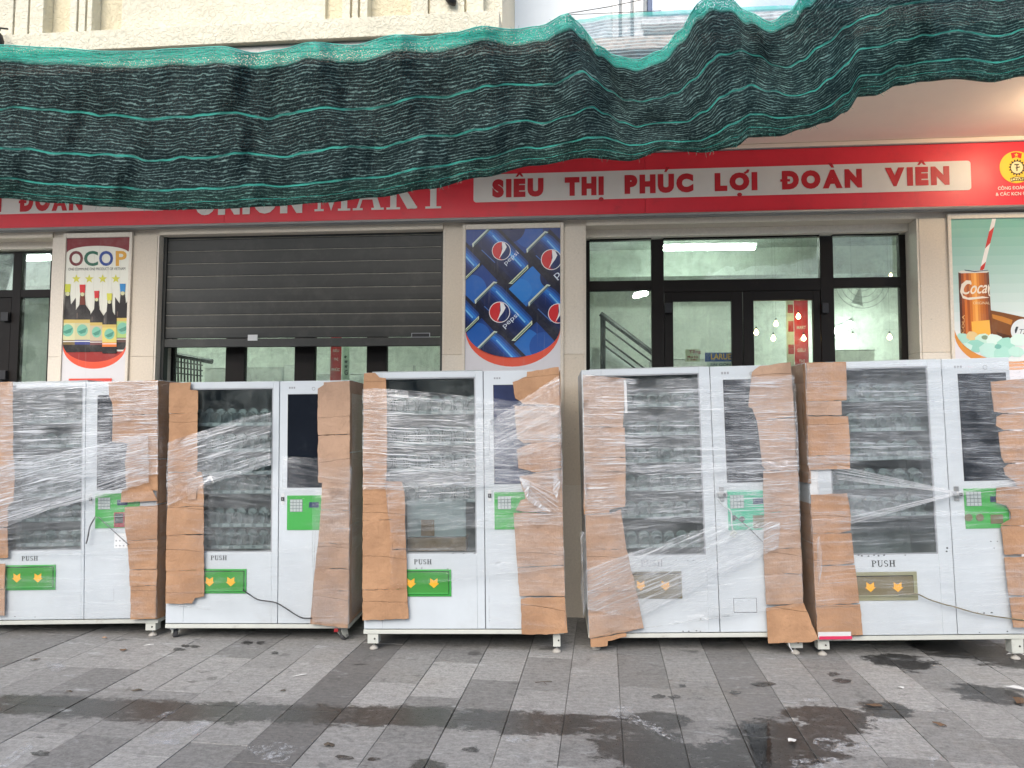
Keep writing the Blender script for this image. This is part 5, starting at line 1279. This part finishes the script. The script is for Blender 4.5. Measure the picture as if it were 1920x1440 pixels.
r_ = m.rect((508, 1130), (570, 1192))
for q in ((r_[0], r_[1], r_[2], r_[2]+.002), (r_[1]-.002, r_[1], r_[2]+.0022, r_[3])): bx('hatch_line', M['ink_grey'], m.cd, q[0], q[1], -0.0008, -0.0003, q[2], q[3])
m.card([(-190, 97), (65, 97), (68, 400), (-190, 405)], CO); m.card([(-190, 408), (68, 402), (75, 560), (70, 690), (40, 720), (40, 820), (-190, 825)], CO)
m.card([(-190, 828), (40, 824), (42, 975), (-190, 985)], CO); m.card([(-190, 1000), (30, 1004), (26, 1130), (-190, 1130)], CO); m.card([(-190, 1134), (26, 1132), (24, 1265), (-190, 1265)], C2)
m.card([(543, 97), (626, 95), (790, 88), (790, 258), (566, 262), (562, 178), (548, 165)], CO); m.card([(566, 264), (790, 260), (790, 400), (644, 405), (562, 395), (570, 330)], CO)
m.card([(642, 407), (790, 402), (790, 640), (614, 640), (632, 628), (628, 490), (648, 470)], CO); m.card([(612, 636), (762, 632), (790, 690), (606, 698)], CO, lift=0.004)
m.card([(626, 722), (790, 712), (788, 880), (640, 890), (628, 820)], CO); m.card([(640, 892), (788, 882), (786, 1030), (650, 1036)], CO); m.card([(650, 1038), (786, 1034), (784, 1112), (652, 1118)], CO); m.card([(653, 1120), (784, 1114), (780, 1280), (656, 1282)], CO)
for (a, b) in ((m.zb, 0.95), (0.96, 1.28), (1.29, m.zt-0.005)): m.side_card(True, a, b)
m.wrap([(-190, 97), (792, 90), (792, 560), (-190, 600)], film(0.5, 1.05, 1, lo=0.32, hi=0.50)); m.wrap([(-190, 560), (740, 350), (745, 600), (430, 690), (-190, 850)], film(12, 1.15, 2, lo=0.30, hi=0.5))
m.wrap([(-190, 700), (790, 640), (790, 960), (-190, 960)], film(4, 0.7, 3, lo=0.40)); m.wrap([(-190, 980), (790, 960), (786, 1275), (-190, 1275)], film(-2, 0.45, 4, lo=0.42))
m.wrap_side(True, m.zb+.05, m.zt, film(1, 0.5, 5))
SF = plain('bunched_film', (0.80, 0.82, 0.84), 0.25, var=0.05)
t = NT('bunched_film_clear'); M['strand'] = t.done(t.mixs(0.55, t.transparent(), t.bsdf((0.85, 0.87, 0.9), 0.2, 0, 0.6)))
m.strand((-10, 800), (250, 715), 60, 30, M['strand']); m.strand((250, 715), (640, 600), 30, 80, M['strand'])
m.cord([(478, 770), (450, 820), (438, 880), (430, 905)], 'rubber', 0.005); m.cord([(490, 770), (560, 835), (642, 910)], 'cable' if False else 'rubber', 0.003)
m.leg(m.x1-0.055); m.leg(m.x0+0.06); m.leg(m.x1-0.055, y0=0.58); m.rust([(75, 1270, .006), (175, 1272, .006)], 1)
M1 = m
# ---------------- machine 2
m = Machine('white vending machine standing on casters, a black cord hanging across its front', (290, 680, .3751), (95, 1378), (955, 1392), ((625, 95), (614, 1303)), (66, 600), (972, 600), (625, 91), (613, 1305))
w = m.rect((215, 130), (585, 948)); m.body((m.x0+0.13, w[1], w[2], w[3]), row_h=0.125, rails=[m.L(500, q)[1] for q in (925, 815, 645, 548, 432, 300)])
m.screen(m.rect((668, 160), (900, 622))); m.panel(m.rect((663, 664), (900, 836)), m.rect((678, 683), (740, 745)), m.rect((773, 697), (821, 724)))
m.lock((641, 681)); m.logo(m.rect((672, 121), (706, 130))); m.sensor((795, 130)); m.push(m.rect((280, 964), (361, 987))); m.pickup(m.rect((160, 1031), (459, 1153)), 'green', 'green2', ((278, 1093), (384, 1093)))
m.card([(78, 100), (182, 98), (178, 135), (217, 140), (215, 252), (70, 252)], CO); m.card([(75, 254), (215, 254), (214, 390), (212, 545), (70, 546)], CO)
m.card([(70, 550), (235, 546), (246, 600), (246, 716), (66, 722)], CO); m.card([(163, 548), (212, 545), (210, 680), (168, 684)], C2, lift=0.005); m.card([(66, 722), (246, 719), (247, 856), (62, 862)], CO); m.card([(62, 863), (247, 860), (247, 1035), (58, 1040)], CO); m.card([(60, 1040), (247, 1036), (247, 1168), (204, 1175), (188, 1203), (56, 1203)], CO)
m.card([(846, 98), (976, 92), (976, 355), (818, 362), (816, 345), (817, 130), (846, 120)], C2); m.card([(818, 366), (976, 358), (976, 600), (820, 600), (815, 440)], C2)
m.card([(838, 602), (976, 602), (974, 738), (832, 734)], C2); m.card([(832, 736), (974, 740), (972, 905), (818, 900)], C2); m.card([(818, 901), (972, 907), (971, 1030), (804, 1025)], C2); m.card([(804, 1027), (971, 1032), (969, 1140), (792, 1140)], C2); m.card([(792, 1141), (969, 1142), (966, 1326), (778, 1306)], C2, lift=0.003)
for (a, b) in ((m.zb, 0.80), (0.81, 1.32), (1.33, m.zt-0.005)): m.side_card(True, a, b, C2)
m.wrap([(66, 400), (440, 275), (582, 250), (585, 510), (260, 612), (60, 720)], film(15, 1.05, 6, lo=0.34, hi=0.52)); m.wrap([(60, 560), (980, 520), (975, 860), (58, 940)], film(-7, 0.40, 7, lo=0.44))
m.wrap([(60, 940), (975, 860), (970, 1310), (58, 1210)], film(4, 0.28, 8, lo=0.46)); m.wrap([(640, 470), (985, 480), (980, 640), (640, 640)], film(-14, 0.5, 9, lo=0.42)); m.wrap_side(True, m.zb+.05, m.zt-.1, film(1, 0.5, 5))
m.wrap([(790, 640), (978, 620), (972, 1310), (790, 1300)], film(2, 0.5, 24, lo=0.40))
m.cord([(440, 1135), (480, 1163), (520, 1185), (600, 1198), (650, 1224), (700, 1257), (740, 1276), (785, 1277)], 'black', 0.0045)
m.caster(m.x0+0.05, 0.05, 35); m.caster(m.x1-0.06, 0.05, -30); m.caster(m.x0+0.05, 0.62, 10); m.caster(m.x1-0.06, 0.62, 15)
cm = m.x1-0.085; bx('brake_pedal', M['red_label'], m.root, cm-0.018, cm+0.012, -0.012, 0.004, 0.075+cm*math.tan(m.lean), 0.10+cm*math.tan(m.lean), 0.003)
# ---------------- machine 3
m = Machine('white vending machine below the blue can poster, brown cardboard flaps taped down both edges', (660, 660, .4029), (87, 1382), (960, 1398), ((610, 90), (622, 1288)), (55, 600), (972, 600), (610, 87), (622, 1290))
w = m.rect((165, 122), (581, 938)); m.body((m.x0+0.13, w[1], w[2], w[3]), row_h=0.13, cols=8, rails=[m.L(500, q)[1] for q in (690, 545, 420, 272)])
m.screen(m.rect((659, 155), (860, 612)), 'screen_blue'); m.panel(m.rect((662, 653), (860, 825)), m.rect((678, 671), (741, 731)))
m.lock((641, 668)); m.logo(m.rect((660, 118), (694, 126))); m.push(m.rect((288, 965), (371, 988))); m.pickup(m.rect((170, 1012), (463, 1137)), 'green', 'green2', ((275, 1074), (382, 1074)))
r_ = m.rect((250, 700), (525, 865)); m.bx('packing_sheet', 'white_plastic', r_[0], r_[1], 0.060, 0.064, r_[2], r_[3]); r_ = m.rect((250, 872), (528, 934)); m.bx('packing_box', 'card', r_[0], r_[1], 0.055, 0.20, r_[2], r_[3], 0.004)
r_ = m.rect((315, 786), (378, 862)); m.bx('brown_label', 'card', r_[0], r_[1], 0.052, 0.056, r_[2], r_[3]); r_ = m.rect((250, 780), (314, 866)); m.bx('dark_sheet', 'dark_in', r_[0], r_[1], 0.050, 0.054, r_[2], r_[3])
m.card([(57, 100), (108, 97), (128, 118), (158, 122), (163, 262), (54, 268)], CO); m.card([(54, 270), (163, 264), (164, 420), (160, 590), (152, 600), (154, 710), (53, 708)], CO)
m.card([(52, 690), (150, 700), (152, 600), (232, 602), (246, 665), (247, 776), (50, 784)], CO); m.card([(50, 786), (186, 780), (188, 920), (252, 918), (256, 1100), (50, 1106)], CO); m.card([(186, 778), (246, 776), (252, 914), (189, 918)], CO, lift=0.004); m.card([(50, 1108), (256, 1102), (264, 1240), (50, 1248)], CO, lift=0.002)
m.card([(748, 140), (820, 112), (815, 92), (962, 70), (968, 250), (800, 244), (760, 215)], CO); m.card([(757, 250), (968, 254), (972, 412), (800, 425), (768, 402)], C2); m.card([(768, 452), (838, 424), (972, 414), (975, 540), (862, 560), (775, 540)], CO)
m.card([(780, 578), (975, 546), (980, 748), (840, 745), (760, 736), (784, 690), (818, 680), (790, 632)], C2); m.card([(752, 748), (980, 752), (986, 990), (770, 1000)], C2); m.card([(770, 1004), (986, 994), (990, 1134), (780, 1136)], C2); m.card([(785, 1150), (812, 1142), (990, 1140), (1003, 1306), (948, 1312), (790, 1312)], CO, lift=0.003)
m.side_card(True, m.zb, 1.1); m.side_card(True, 1.11, m.zt-.005)
m.wrap([(50, 170), (160, 172), (968, 245), (978, 620), (50, 640)], film(-3, 0.95, 10, lo=0.34, hi=0.54)); m.wrap([(150, 560), (978, 420), (980, 800), (180, 840)], film(3, 0.8, 11, lo=0.38, hi=0.58)); m.wrap([(640, 320), (965, 110), (978, 420), (640, 540)], film(24, 0.9, 12, lo=0.36, hi=0.56))
m.wrap([(180, 830), (985, 790), (988, 1000), (180, 1100)], film(0, 0.45, 13, lo=0.42)); m.wrap([(640, 980), (990, 960), (995, 1290), (640, 1290)], film(-3, 0.4, 14, lo=0.44))
m.strand((780, 590), (960, 700), 10, 90, M['strand'], strands=9); m.strand((790, 600), (880, 720), 16, 60, M['strand'], strands=6)
m.leg(m.x0+0.06); m.leg(m.x1-0.045, w=0.05); m.leg(m.x0+0.06, y0=0.6); m.leg(m.x1-0.06, y0=0.6); m.rust([(300, 1006, .006), (325, 1005, .006), (445, 1010, .006), (470, 938, .006), (520, 938, .006), (570, 937, .007)], 3)
M3 = m
# ---------------- machine 4
m = Machine('white vending machine with teal key panel and wide wrapped cardboard, before the double door', (1060, 660, .4027), (140, 1384), (1080, 1405), ((672, 72), (721, 1303)), (92, 700), (1078, 650), (672, 67), (721, 1306))
w = m.rect((300, 106), (655, 945)); m.body((m.x0+0.14, w[1], w[2], w[3]), row_h=0.10, cols=8, rails=[m.L(560, q)[1] for q in (905, 762, 633, 500, 372, 235)])
m.screen(m.rect((735, 131), (1000, 603))); m.panel(m.rect((752, 645), (1010, 826)), m.rect((765, 666), (832, 727)), m.rect((872, 680), (921, 708)), 'teal_panel')
for c in ((822, 777), (783, 772)):
    x_, z_ = m.L(*c); MB().lathe([(0.018, -0.008), (0.019, -0.0045)], (x_, 0, z_), 18, 'Y').build('coin_slot', M['rubber'], m.cd)
r_ = m.rect((872, 760), (925, 820)); bx('coin_return', M['olive'], m.cd, r_[0], r_[1], -0.008, -0.0042, r_[2], r_[3], 0.003)
m.lock((727, 662), True); m.logo(m.rect((725, 93), (765, 103))); m.sensor((866, 100)); m.push(m.rect((350, 969), (455, 998)), 'ink_grey'); m.pickup(m.rect((250, 1024), (545, 1147)), 'olive', 'olive', ((350, 1086), (465, 1086)))
r_ = m.rect((782, 1146), (893, 1213)); e_ = .004
for q in ((r_[0], r_[1], r_[2], r_[2]+e_), (r_[0], r_[1], r_[3]-.002, r_[3]), (r_[0], r_[0]+.003, r_[2]+.005, r_[3]-.003), (r_[1]-.003, r_[1], r_[2]+.005, r_[3]-.003)): bx('hatch_line', M['ink'], m.cd, q[0], q[1], -0.0008, -0.0003, q[2], q[3])
m.card([(82, 107), (280, 122), (270, 300), (268, 350), (88, 346)], C2); m.card([(86, 348), (276, 352), (280, 490), (88, 488)], C2); m.card([(88, 490), (280, 492), (278, 720), (205, 735), (86, 736)], C2); m.card([(86, 732), (206, 732), (205, 752), (86, 756)], CO, lift=0.004)
m.card([(94, 758), (205, 754), (258, 732), (266, 830), (284, 915), (98, 918)], C2); m.card([(98, 920), (284, 917), (330, 1110), (104, 1112)], C2); m.card([(104, 1114), (330, 1112), (365, 1285), (290, 1302), (112, 1332)], C2, lift=0.004); m.card([(116, 1334), (284, 1308), (284, 1324), (198, 1344), (196, 1368), (118, 1372)], CO, lift=0.002)
bx('white_edge_strip', M['white_plastic'], m.root, m.L(272, 200)[0], m.L(284, 200)[0], -0.036, -0.034, m.L(270, 285)[1], m.L(285, 132)[1])
m.card([(905, 65), (1048, 48), (1066, 300), (892, 320), (920, 308), (915, 242), (876, 266), (852, 255), (854, 222), (886, 210), (876, 100), (868, 94)], C2); m.card([(892, 322), (1066, 304), (1080, 550), (935, 552), (918, 530), (915, 490), (905, 420)], C2)
m.card([(920, 552), (1082, 552), (1088, 740), (925, 748)], C2); m.card([(925, 750), (1088, 742), (1095, 912), (922, 915)], C2); m.card([(922, 917), (1095, 914), (1100, 1030), (926, 1032)], C2, curl=0.01); m.card([(926, 1034), (1100, 1032), (1106, 1170), (934, 1174)], C2)
m.card([(934, 1190), (1108, 1168), (1168, 1328), (1140, 1346), (944, 1356)], CO, lift=0.010, curl=0.03)
m.wrap([(80, 100), (300, 125), (1066, 110), (1090, 560), (86, 560)], film(-1, 0.95, 15, lo=0.34, hi=0.55)); m.wrap([(86, 540), (1085, 500), (1095, 830), (90, 760)], film(2, 0.9, 16, lo=0.34, hi=0.54)); m.wrap([(95, 1010), (700, 800), (1000, 790), (990, 910), (330, 1240), (104, 1200)], film(22, 1.0, 17, lo=0.32, hi=0.52)); m.wrap([(90, 740), (1095, 830), (1105, 1180), (110, 1320)], film(4, 0.55, 18, lo=0.40))
m.cord([(708, 682), (735, 715), (770, 742), (775, 800), (785, 858)], 'shelf', 0.005); m.cord([(790, 765), (850, 815), (920, 885)], 'rubber', 0.004); m.cord([(780, 856), (795, 845), (785, 835), (772, 850), (790, 862)], 'enamel_edge', 0.007)
m.leg(m.x0+0.05); m.leg(m.L(1078, 1360)[0], w=0.085); m.leg(m.x0+0.06, y0=0.6); m.leg(m.x1-0.06, y0=0.6); m.rust([(548, 1300, .007), (575, 1300, .007), (610, 1298, .008), (628, 1300, .006), (515, 970, .006), (570, 972, .007), (595, 970, .007), (630, 1243, .006)], 4)
m.cord([(1040, 1345), (1044, 1370), (1060, 1395)], 'tagstrip', 0.003)
M4 = m
# ---------------- machine 5
m = Machine('far right white vending machine with olive pickup flap, twisted film tied to its lock handle', (1470, 640, .4167), (180, 1412), None, ((702, 84), (787, 1316)), (118, 620), 1.36, (702, 79), (788, 1320), R(2.2))
w = m.rect((330, 120), (695, 957)); m.body((m.x0+0.14, w[1], w[2], w[3]), row_h=0.125, cols=7, rails=[m.L(560, q)[1] for q in (778, 650, 520, 388, 250)])
m.screen(m.rect((782, 148), (1100, 621))); m.panel(m.rect((806, 663), (1016, 840)), m.rect((816, 676), (888, 740)), m.rect((925, 697), (956, 723)))
for c in ((829, 792), (879, 792)):
    x_, z_ = m.L(*c); MB().lathe([(0.025, -0.008), (0.026, -0.0045)], (x_, 0, z_), 18, 'Y').build('coin_slot', M['olive'], m.cd)
r_ = m.rect((926, 779), (985, 819)); bx('coin_return', M['olive'], m.cd, r_[0], r_[1], -0.008, -0.0042, r_[2], r_[3], 0.003)
m.lock((775, 685), True); m.sensor((904, 117), 0.014); m.logo(m.rect((764, 110), (804, 120))); m.push(m.rect((392, 986), (502, 1014))); m.pickup(m.rect((240, 1040), (603, 1164)), 'olive_frame', 'olive', ((385, 1104), (508, 1104)), 0.030)
m.card([(100, 95), (278, 93), (281, 265), (104, 270)], CO); m.card([(104, 271), (258, 268), (259, 332), (106, 334)], C2); m.card([(106, 336), (288, 338), (296, 512), (110, 515)], CO); m.card([(110, 516), (296, 514), (297, 575), (112, 578)], CO)
m.card([(120, 690), (282, 683), (300, 782), (298, 850), (250, 862), (128, 862)], CO); m.card([(130, 866), (302, 862), (315, 998), (134, 1010)], CO); m.card([(136, 1012), (318, 1006), (338, 1176), (142, 1188)], CO); m.card([(143, 1190), (340, 1182), (353, 1320), (150, 1328)], CO)
bx('white_edge_strip', M['white_plastic'], m.root, m.x0-0.006, m.L(154, 630)[0], -0.006, -0.0035, m.L(150, 690)[1], m.L(150, 580)[1], 0.002)
bx('white_sticker', M['white_plastic'], m.root, m.L(145, 1310)[0], m.L(292, 1310)[0], -0.0345, -0.033, m.L(200, 1326)[1], m.L(200, 1301)[1]); bx('pink_stripe', M['pink'], m.root, m.L(149, 1310)[0], m.L(296, 1310)[0], -0.0365, -0.0348, m.L(200, 1334)[1], m.L(200, 1320)[1])
m.card([(928, 182), (1100, 166), (1110, 318), (985, 322), (945, 316)], CO, lift=0.012); m.card([(955, 340), (985, 326), (1120, 320), (1120, 400), (985, 398), (952, 380)], CO); m.card([(962, 410), (990, 402), (1120, 402), (1130, 545), (990, 546), (976, 520)], CO); m.card([(988, 570), (1010, 552), (1140, 548), (1150, 655), (1046, 655), (1036, 630), (996, 600)], CO)
m.card([(955, 658), (1150, 650), (1160, 830), (975, 826), (1020, 798), (1015, 742), (955, 726)], CO); m.card([(975, 830), (1160, 832), (1170, 960), (990, 958)], CO); m.card([(990, 972), (1170, 964), (1180, 1140), (1008, 1142)], CO); m.card([(1012, 1152), (1180, 1146), (1190, 1285), (1030, 1286)], CO)
for (a, b) in ((m.zb, 0.75), (0.76, 1.02), (1.16, m.zt-.005)): m.side_card(False, a, b)
m.wrap([(95, 100), (1090, 90), (1110, 480), (105, 560)], film(-1, 0.75, 19, lo=0.36, hi=0.58)); m.wrap([(105, 520), (1120, 460), (1140, 760), (120, 830)], film(-3, 0.7, 20, lo=0.38, hi=0.58)); m.wrap([(120, 800), (1150, 760), (1190, 1290), (150, 1325)], film(1, 0.50, 21, lo=0.40)); m.wrap([(150, 580), (300, 590), (760, 665), (760, 700), (300, 810), (290, 700), (150, 690)], film(-8, 0.6, 22, lo=0.35))
m.wrap_side(False, m.zb+.05, m.zt, film(1, 0.5, 5))
m.strand((240, 590), (775, 680), 60, 10, M['strand']); m.strand((300, 805), (775, 684), 22, 10, M['strand'], strands=6); m.strand((775, 684), (1060, 632), 10, 40, M['strand'], strands=5)
m.cord([(520, 1140), (560, 1138), (600, 1137), (650, 1160), (720, 1183), (775, 1197), (870, 1224), (980, 1242), (1090, 1256)], 'olive', 0.0045)
m.leg(m.L(182, 1370)[0], w=0.075); m.leg(m.x1-0.06); m.leg(m.x0+0.06, y0=0.6); m.rust([(335, 962, .008), (350, 965, .008), (380, 966, .009), (405, 962, .008), (425, 965, .009), (450, 962, .008), (545, 962, .006), (734, 930, .010), (732, 945, .009), (870, 1222, .008), (900, 1222, .010), (935, 1220, .010), (930, 900, .006), (945, 930, .006), (960, 900, .005), (1005, 1305, .007), (880, 1310, .006)], 5)

m.wrap([(145, 880), (160, 875), (168, 1010), (150, 1100)], film(80, 0.6, 30, lo=0.3, hi=0.5), wave=0.02)
tails = M4
for (pl) in ([(70, 830), (92, 840), (100, 1000), (104, 1140), (84, 1240), (72, 1100), (80, 960)], [(86, 560), (96, 560), (104, 700), (92, 720)]):
    tails.wrap(pl, film(70, 0.5, 31, lo=0.3, hi=0.5), wave=0.03)
for pl in ([(782, 585), (830, 600), (812, 660), (860, 690), (900, 720), (930, 745), (880, 730), (820, 690), (800, 640)], [(940, 560), (968, 600), (955, 690), (935, 650)]):
    M3.wrap(pl, film(50, 1.2, 32, lo=0.2, hi=0.45), wave=0.03)
# ================================================================== LITTER AND MARKS ON THE PAVEMENT
M['leaf'] = plain('dry_leaf', (0.14, 0.085, 0.05), 0.8, var=0.3)
M['paper'] = plain('paper_scrap', (0.66, 0.66, 0.64), 0.8)
M['twig'] = plain('twig', (0.10, 0.08, 0.06), 0.9)
def scrap(name, label, cat, px, py, L_, W_, ang, mat, lift=0.006, n=9, seed=0):
    c = onZ(px, py); rnd = random.Random(seed*7+int(px)); pts = []
    for i in range(n):
        a = i*2*math.pi/n; r = rnd.uniform(.65, 1.1); pts.append((L_/2*r*math.cos(a), W_/2*r*math.sin(a), lift*rnd.uniform(.2, 1.4)))
    m_ = MB(); m_.add([(0, 0, lift*1.5)]+pts+[(p[0], p[1], p[2]-0.0012) for p in pts]+[(0, 0, lift*1.5-0.0012)], [(0, i+1, (i+1) % n+1) for i in range(n)]+[(2*n+1, n+1+(i+1) % n, n+1+i) for i in range(n)]+[(i+1, n+1+i, n+1+(i+1) % n, (i+1) % n+1) for i in range(n)])
    o = m_.build(name, M[mat]); o.location = (c.x, c.y, 0.003); o.rotation_euler = (0, 0, R(ang)); tag(o, label, cat)
scrap('dry_leaf', 'reddish dry leaf lying on the wet slabs at right of centre', 'leaf', 1640, 1324, .10, .05, 10, 'leaf', seed=1)
scrap('dry_leaf', 'dark curled leaf on the pale slab at lower right', 'leaf', 1762, 1362, .07, .03, -30, 'leaf', 0.012, seed=2)
scrap('dry_leaf', 'brown leaf at the right edge beside torn paper', 'leaf', 1910, 1318, .12, .06, 60, 'leaf', 0.02, seed=3)
scrap('paper_scrap', 'torn pale paper at the right edge of the pavement', 'paper', 1912, 1297, .16, .08, -25, 'paper', 0.02, seed=4)
scrap('paper_scrap', 'crumpled clear wrapper under the far right machine', 'paper', 1905, 1234, .15, .07, 10, 'paper', 0.03, seed=5)
scrap('paper_scrap', 'small white square scrap on the dark wet slab', 'paper', 1486, 1391, .055, .05, 40, 'paper', 0.008, seed=6)
scrap('paper_scrap', 'tiny white scrap on the slabs below the far right machine', 'paper', 1690, 1291, .035, .02, -30, 'paper', seed=7)
scrap('paper_scrap', 'thin white sliver on the pale slabs left of centre', 'paper', 563, 1267, .11, .014, 30, 'paper', 0.004, seed=8)
scrap('paper_scrap', 'white sliver by the foot of the far left machine', 'paper', 280, 1210, .075, .016, 25, 'paper', 0.004, seed=9)
scrap('paper_scrap', 'yellowish crumb under the far left machine', 'paper', 197, 1198, .04, .03, 0, 'card', 0.010, seed=10)
scrap('dry_leaf', 'small dark leaf on the pale slabs at far left', 'leaf', 66, 1238, .06, .02, 20, 'twig', seed=11)
scrap('dry_leaf', 'small brown leaf on the slabs below the left machines', 'leaf', 232, 1220, .07, .03, 5, 'leaf', seed=12)
scrap('dry_leaf', 'dark speck of leaf in the paving before the caster machine', 'leaf', 256, 1296, .07, .025, 15, 'twig', seed=13)
scrap('dry_leaf', 'black leaf lying near the bottom left of centre', 'leaf', 617, 1400, .06, .045, 0, 'twig', 0.01, seed=14)
scrap('dry_leaf', 'dark leaf bit between the left wet streaks', 'leaf', 130, 1298, .05, .02, 0, 'twig', seed=15)
scrap('dry_leaf', 'tiny dark bit on the pale slabs before the middle machines', 'leaf', 530, 1297, .035, .02, 30, 'twig', seed=16)
tw = MB()
tw.tube([(-.05, 0, .004), (0, .004, .008), (.05, .02, .004)], .0022, 5).tube([(0, .004, .008), (.02, -.03, .005)], .0015, 5); c = onZ(1019, 1281)
o = tw.build('twig', M['twig']); o.location = (c.x, c.y, 0.0); tag(o, 'small forked twig on the slabs before the middle gap', 'twig')
# dried lime and chalk marks, wet prints: thin stains lying on the slabs
t = NT('lime_mark'); p = t.pos(); k_ = t.ramp(t.noise(p, 24, 8, 0.78), 0.46, 0.66, 0, 0.6); M['lime'] = t.done(t.mixs(k_, t.transparent(), t.bsdf((0.66, 0.68, 0.70), 0.8)))
t = NT('soft_lime_mark'); p = t.pos(); k_ = t.ramp(t.noise(p, 7, 8, 0.72), 0.40, 0.68, 0, 0.45); M['lime2'] = t.done(t.mixs(k_, t.transparent(), t.bsdf((0.60, 0.62, 0.66), 0.7)))
t = NT('wet_print'); p = t.pos(); k_ = t.ramp(t.noise(p, 30, 7, 0.7), 0.30, 0.56, 0, 0.7); M['wetprint'] = t.done(t.mixs(k_, t.transparent(), t.bsdf((0.035, 0.034, 0.032), 0.35)))
def mark(name, pts, mat, z=0.0035, seed=0):
    w_ = [onZ(*q) for q in pts]; q = ragged([(p.x, p.y) for p in w_], 0.025, 0.010, seed)
    o = MB().add([(p.x, p.y, z) for p in q], [tuple(range(len(q)))]).build(name, M[mat], ground); tag(o, kind='stuff'); return o
mark('chalk_mark', [(1124, 1328), (1190, 1322), (1186, 1340), (1215, 1352), (1270, 1382), (1284, 1394), (1262, 1390), (1160, 1350)], 'lime', seed=1)
mark('chalk_mark', [(455, 1405), (520, 1392), (560, 1402), (535, 1432), (490, 1425)], 'lime', seed=2); mark('chalk_mark', [(250, 1390), (340, 1365), (400, 1352), (340, 1396), (262, 1398)], 'lime2', seed=3)
mark('chalk_mark', [(0, 1426), (50, 1394), (62, 1400), (10, 1445), (-20, 1445)], 'lime', seed=4); mark('chalk_mark', [(942, 1384), (985, 1380), (998, 1388), (975, 1394), (945, 1392)], 'lime', seed=5)
mark('chalk_mark', [(1530, 1385), (1600, 1388), (1640, 1400), (1560, 1412), (1520, 1398)], 'lime', seed=6); mark('chalk_mark', [(1480, 1425), (1560, 1420), (1600, 1438), (1490, 1446)], 'lime', seed=7)
mark('chalk_mark', [(1735, 1420), (1760, 1418), (1752, 1432), (1762, 1445), (1730, 1445), (1745, 1432)], 'lime', seed=8); mark('chalk_mark', [(1330, 1388), (1372, 1390), (1378, 1396), (1340, 1396)], 'lime', seed=9)
mark('chalk_mark', [(85, 1240), (125, 1250), (110, 1262), (90, 1255)], 'lime2', seed=10); mark('chalk_mark', [(1505, 1312), (1550, 1308), (1540, 1315), (1510, 1316)], 'lime', seed=11); mark('chalk_mark', [(290, 1345), (335, 1328), (330, 1338), (300, 1350)], 'lime', seed=12)
for i, (qx, qy, a, b) in enumerate(((335, 1219, 12, 3), (348, 1212, 9, 3), (365, 1213, 10, 3), (465, 1206, 12, 3.5), (488, 1206, 10, 3.5), (515, 1225, 7, 3), (1430, 1284, 24, 5), (1378, 1300, 14, 4), (1235, 1307, 18, 4), (1265, 1308, 14, 3.5), (885, 1407, 17, 6), (645, 1422, 20, 5), (700, 1425, 15, 3.5), (75, 1415, 20, 6), (1280, 1287, 8, 3), (1562, 1265, 12, 4), (1580, 1278, 20, 5))):
    rr = random.Random(i)
    mark('wet_print', [(qx+a*rr.uniform(.6, 1.2)*math.cos(k*math.pi/6), qy+b*rr.uniform(.6, 1.2)*math.sin(k*math.pi/6)) for k in range(12)], 'wetprint', 0.0045, 20+i)
# standing water at lower right
t = NT('water_film'); fr_ = t.node('ShaderNodeFresnel'); fr_.inputs[0].default_value = 1.33; g_ = t.node('ShaderNodeBsdfGlossy'); g_.inputs['Roughness'].default_value = 0.03
M['water'] = t.done(t.mixs(fr_.outputs[0], t.transparent((0.55, 0.56, 0.58)), g_.outputs[0]))
for i, pl in enumerate(([(1395, 1360), (1442, 1358), (1446, 1400), (1444, 1450), (1425, 1450), (1410, 1405)],)):
    w_ = [onZ(*q) for q in pl]; q = ragged([(p.x, p.y) for p in w_], 0.02, 0.008, 40+i)
    o = MB().add([(p.x, p.y, 0.0055) for p in q], [tuple(range(len(q)))]).build('puddle', M['water']); tag(o, kind='structure')
bpy.data.objects.remove(_fo)
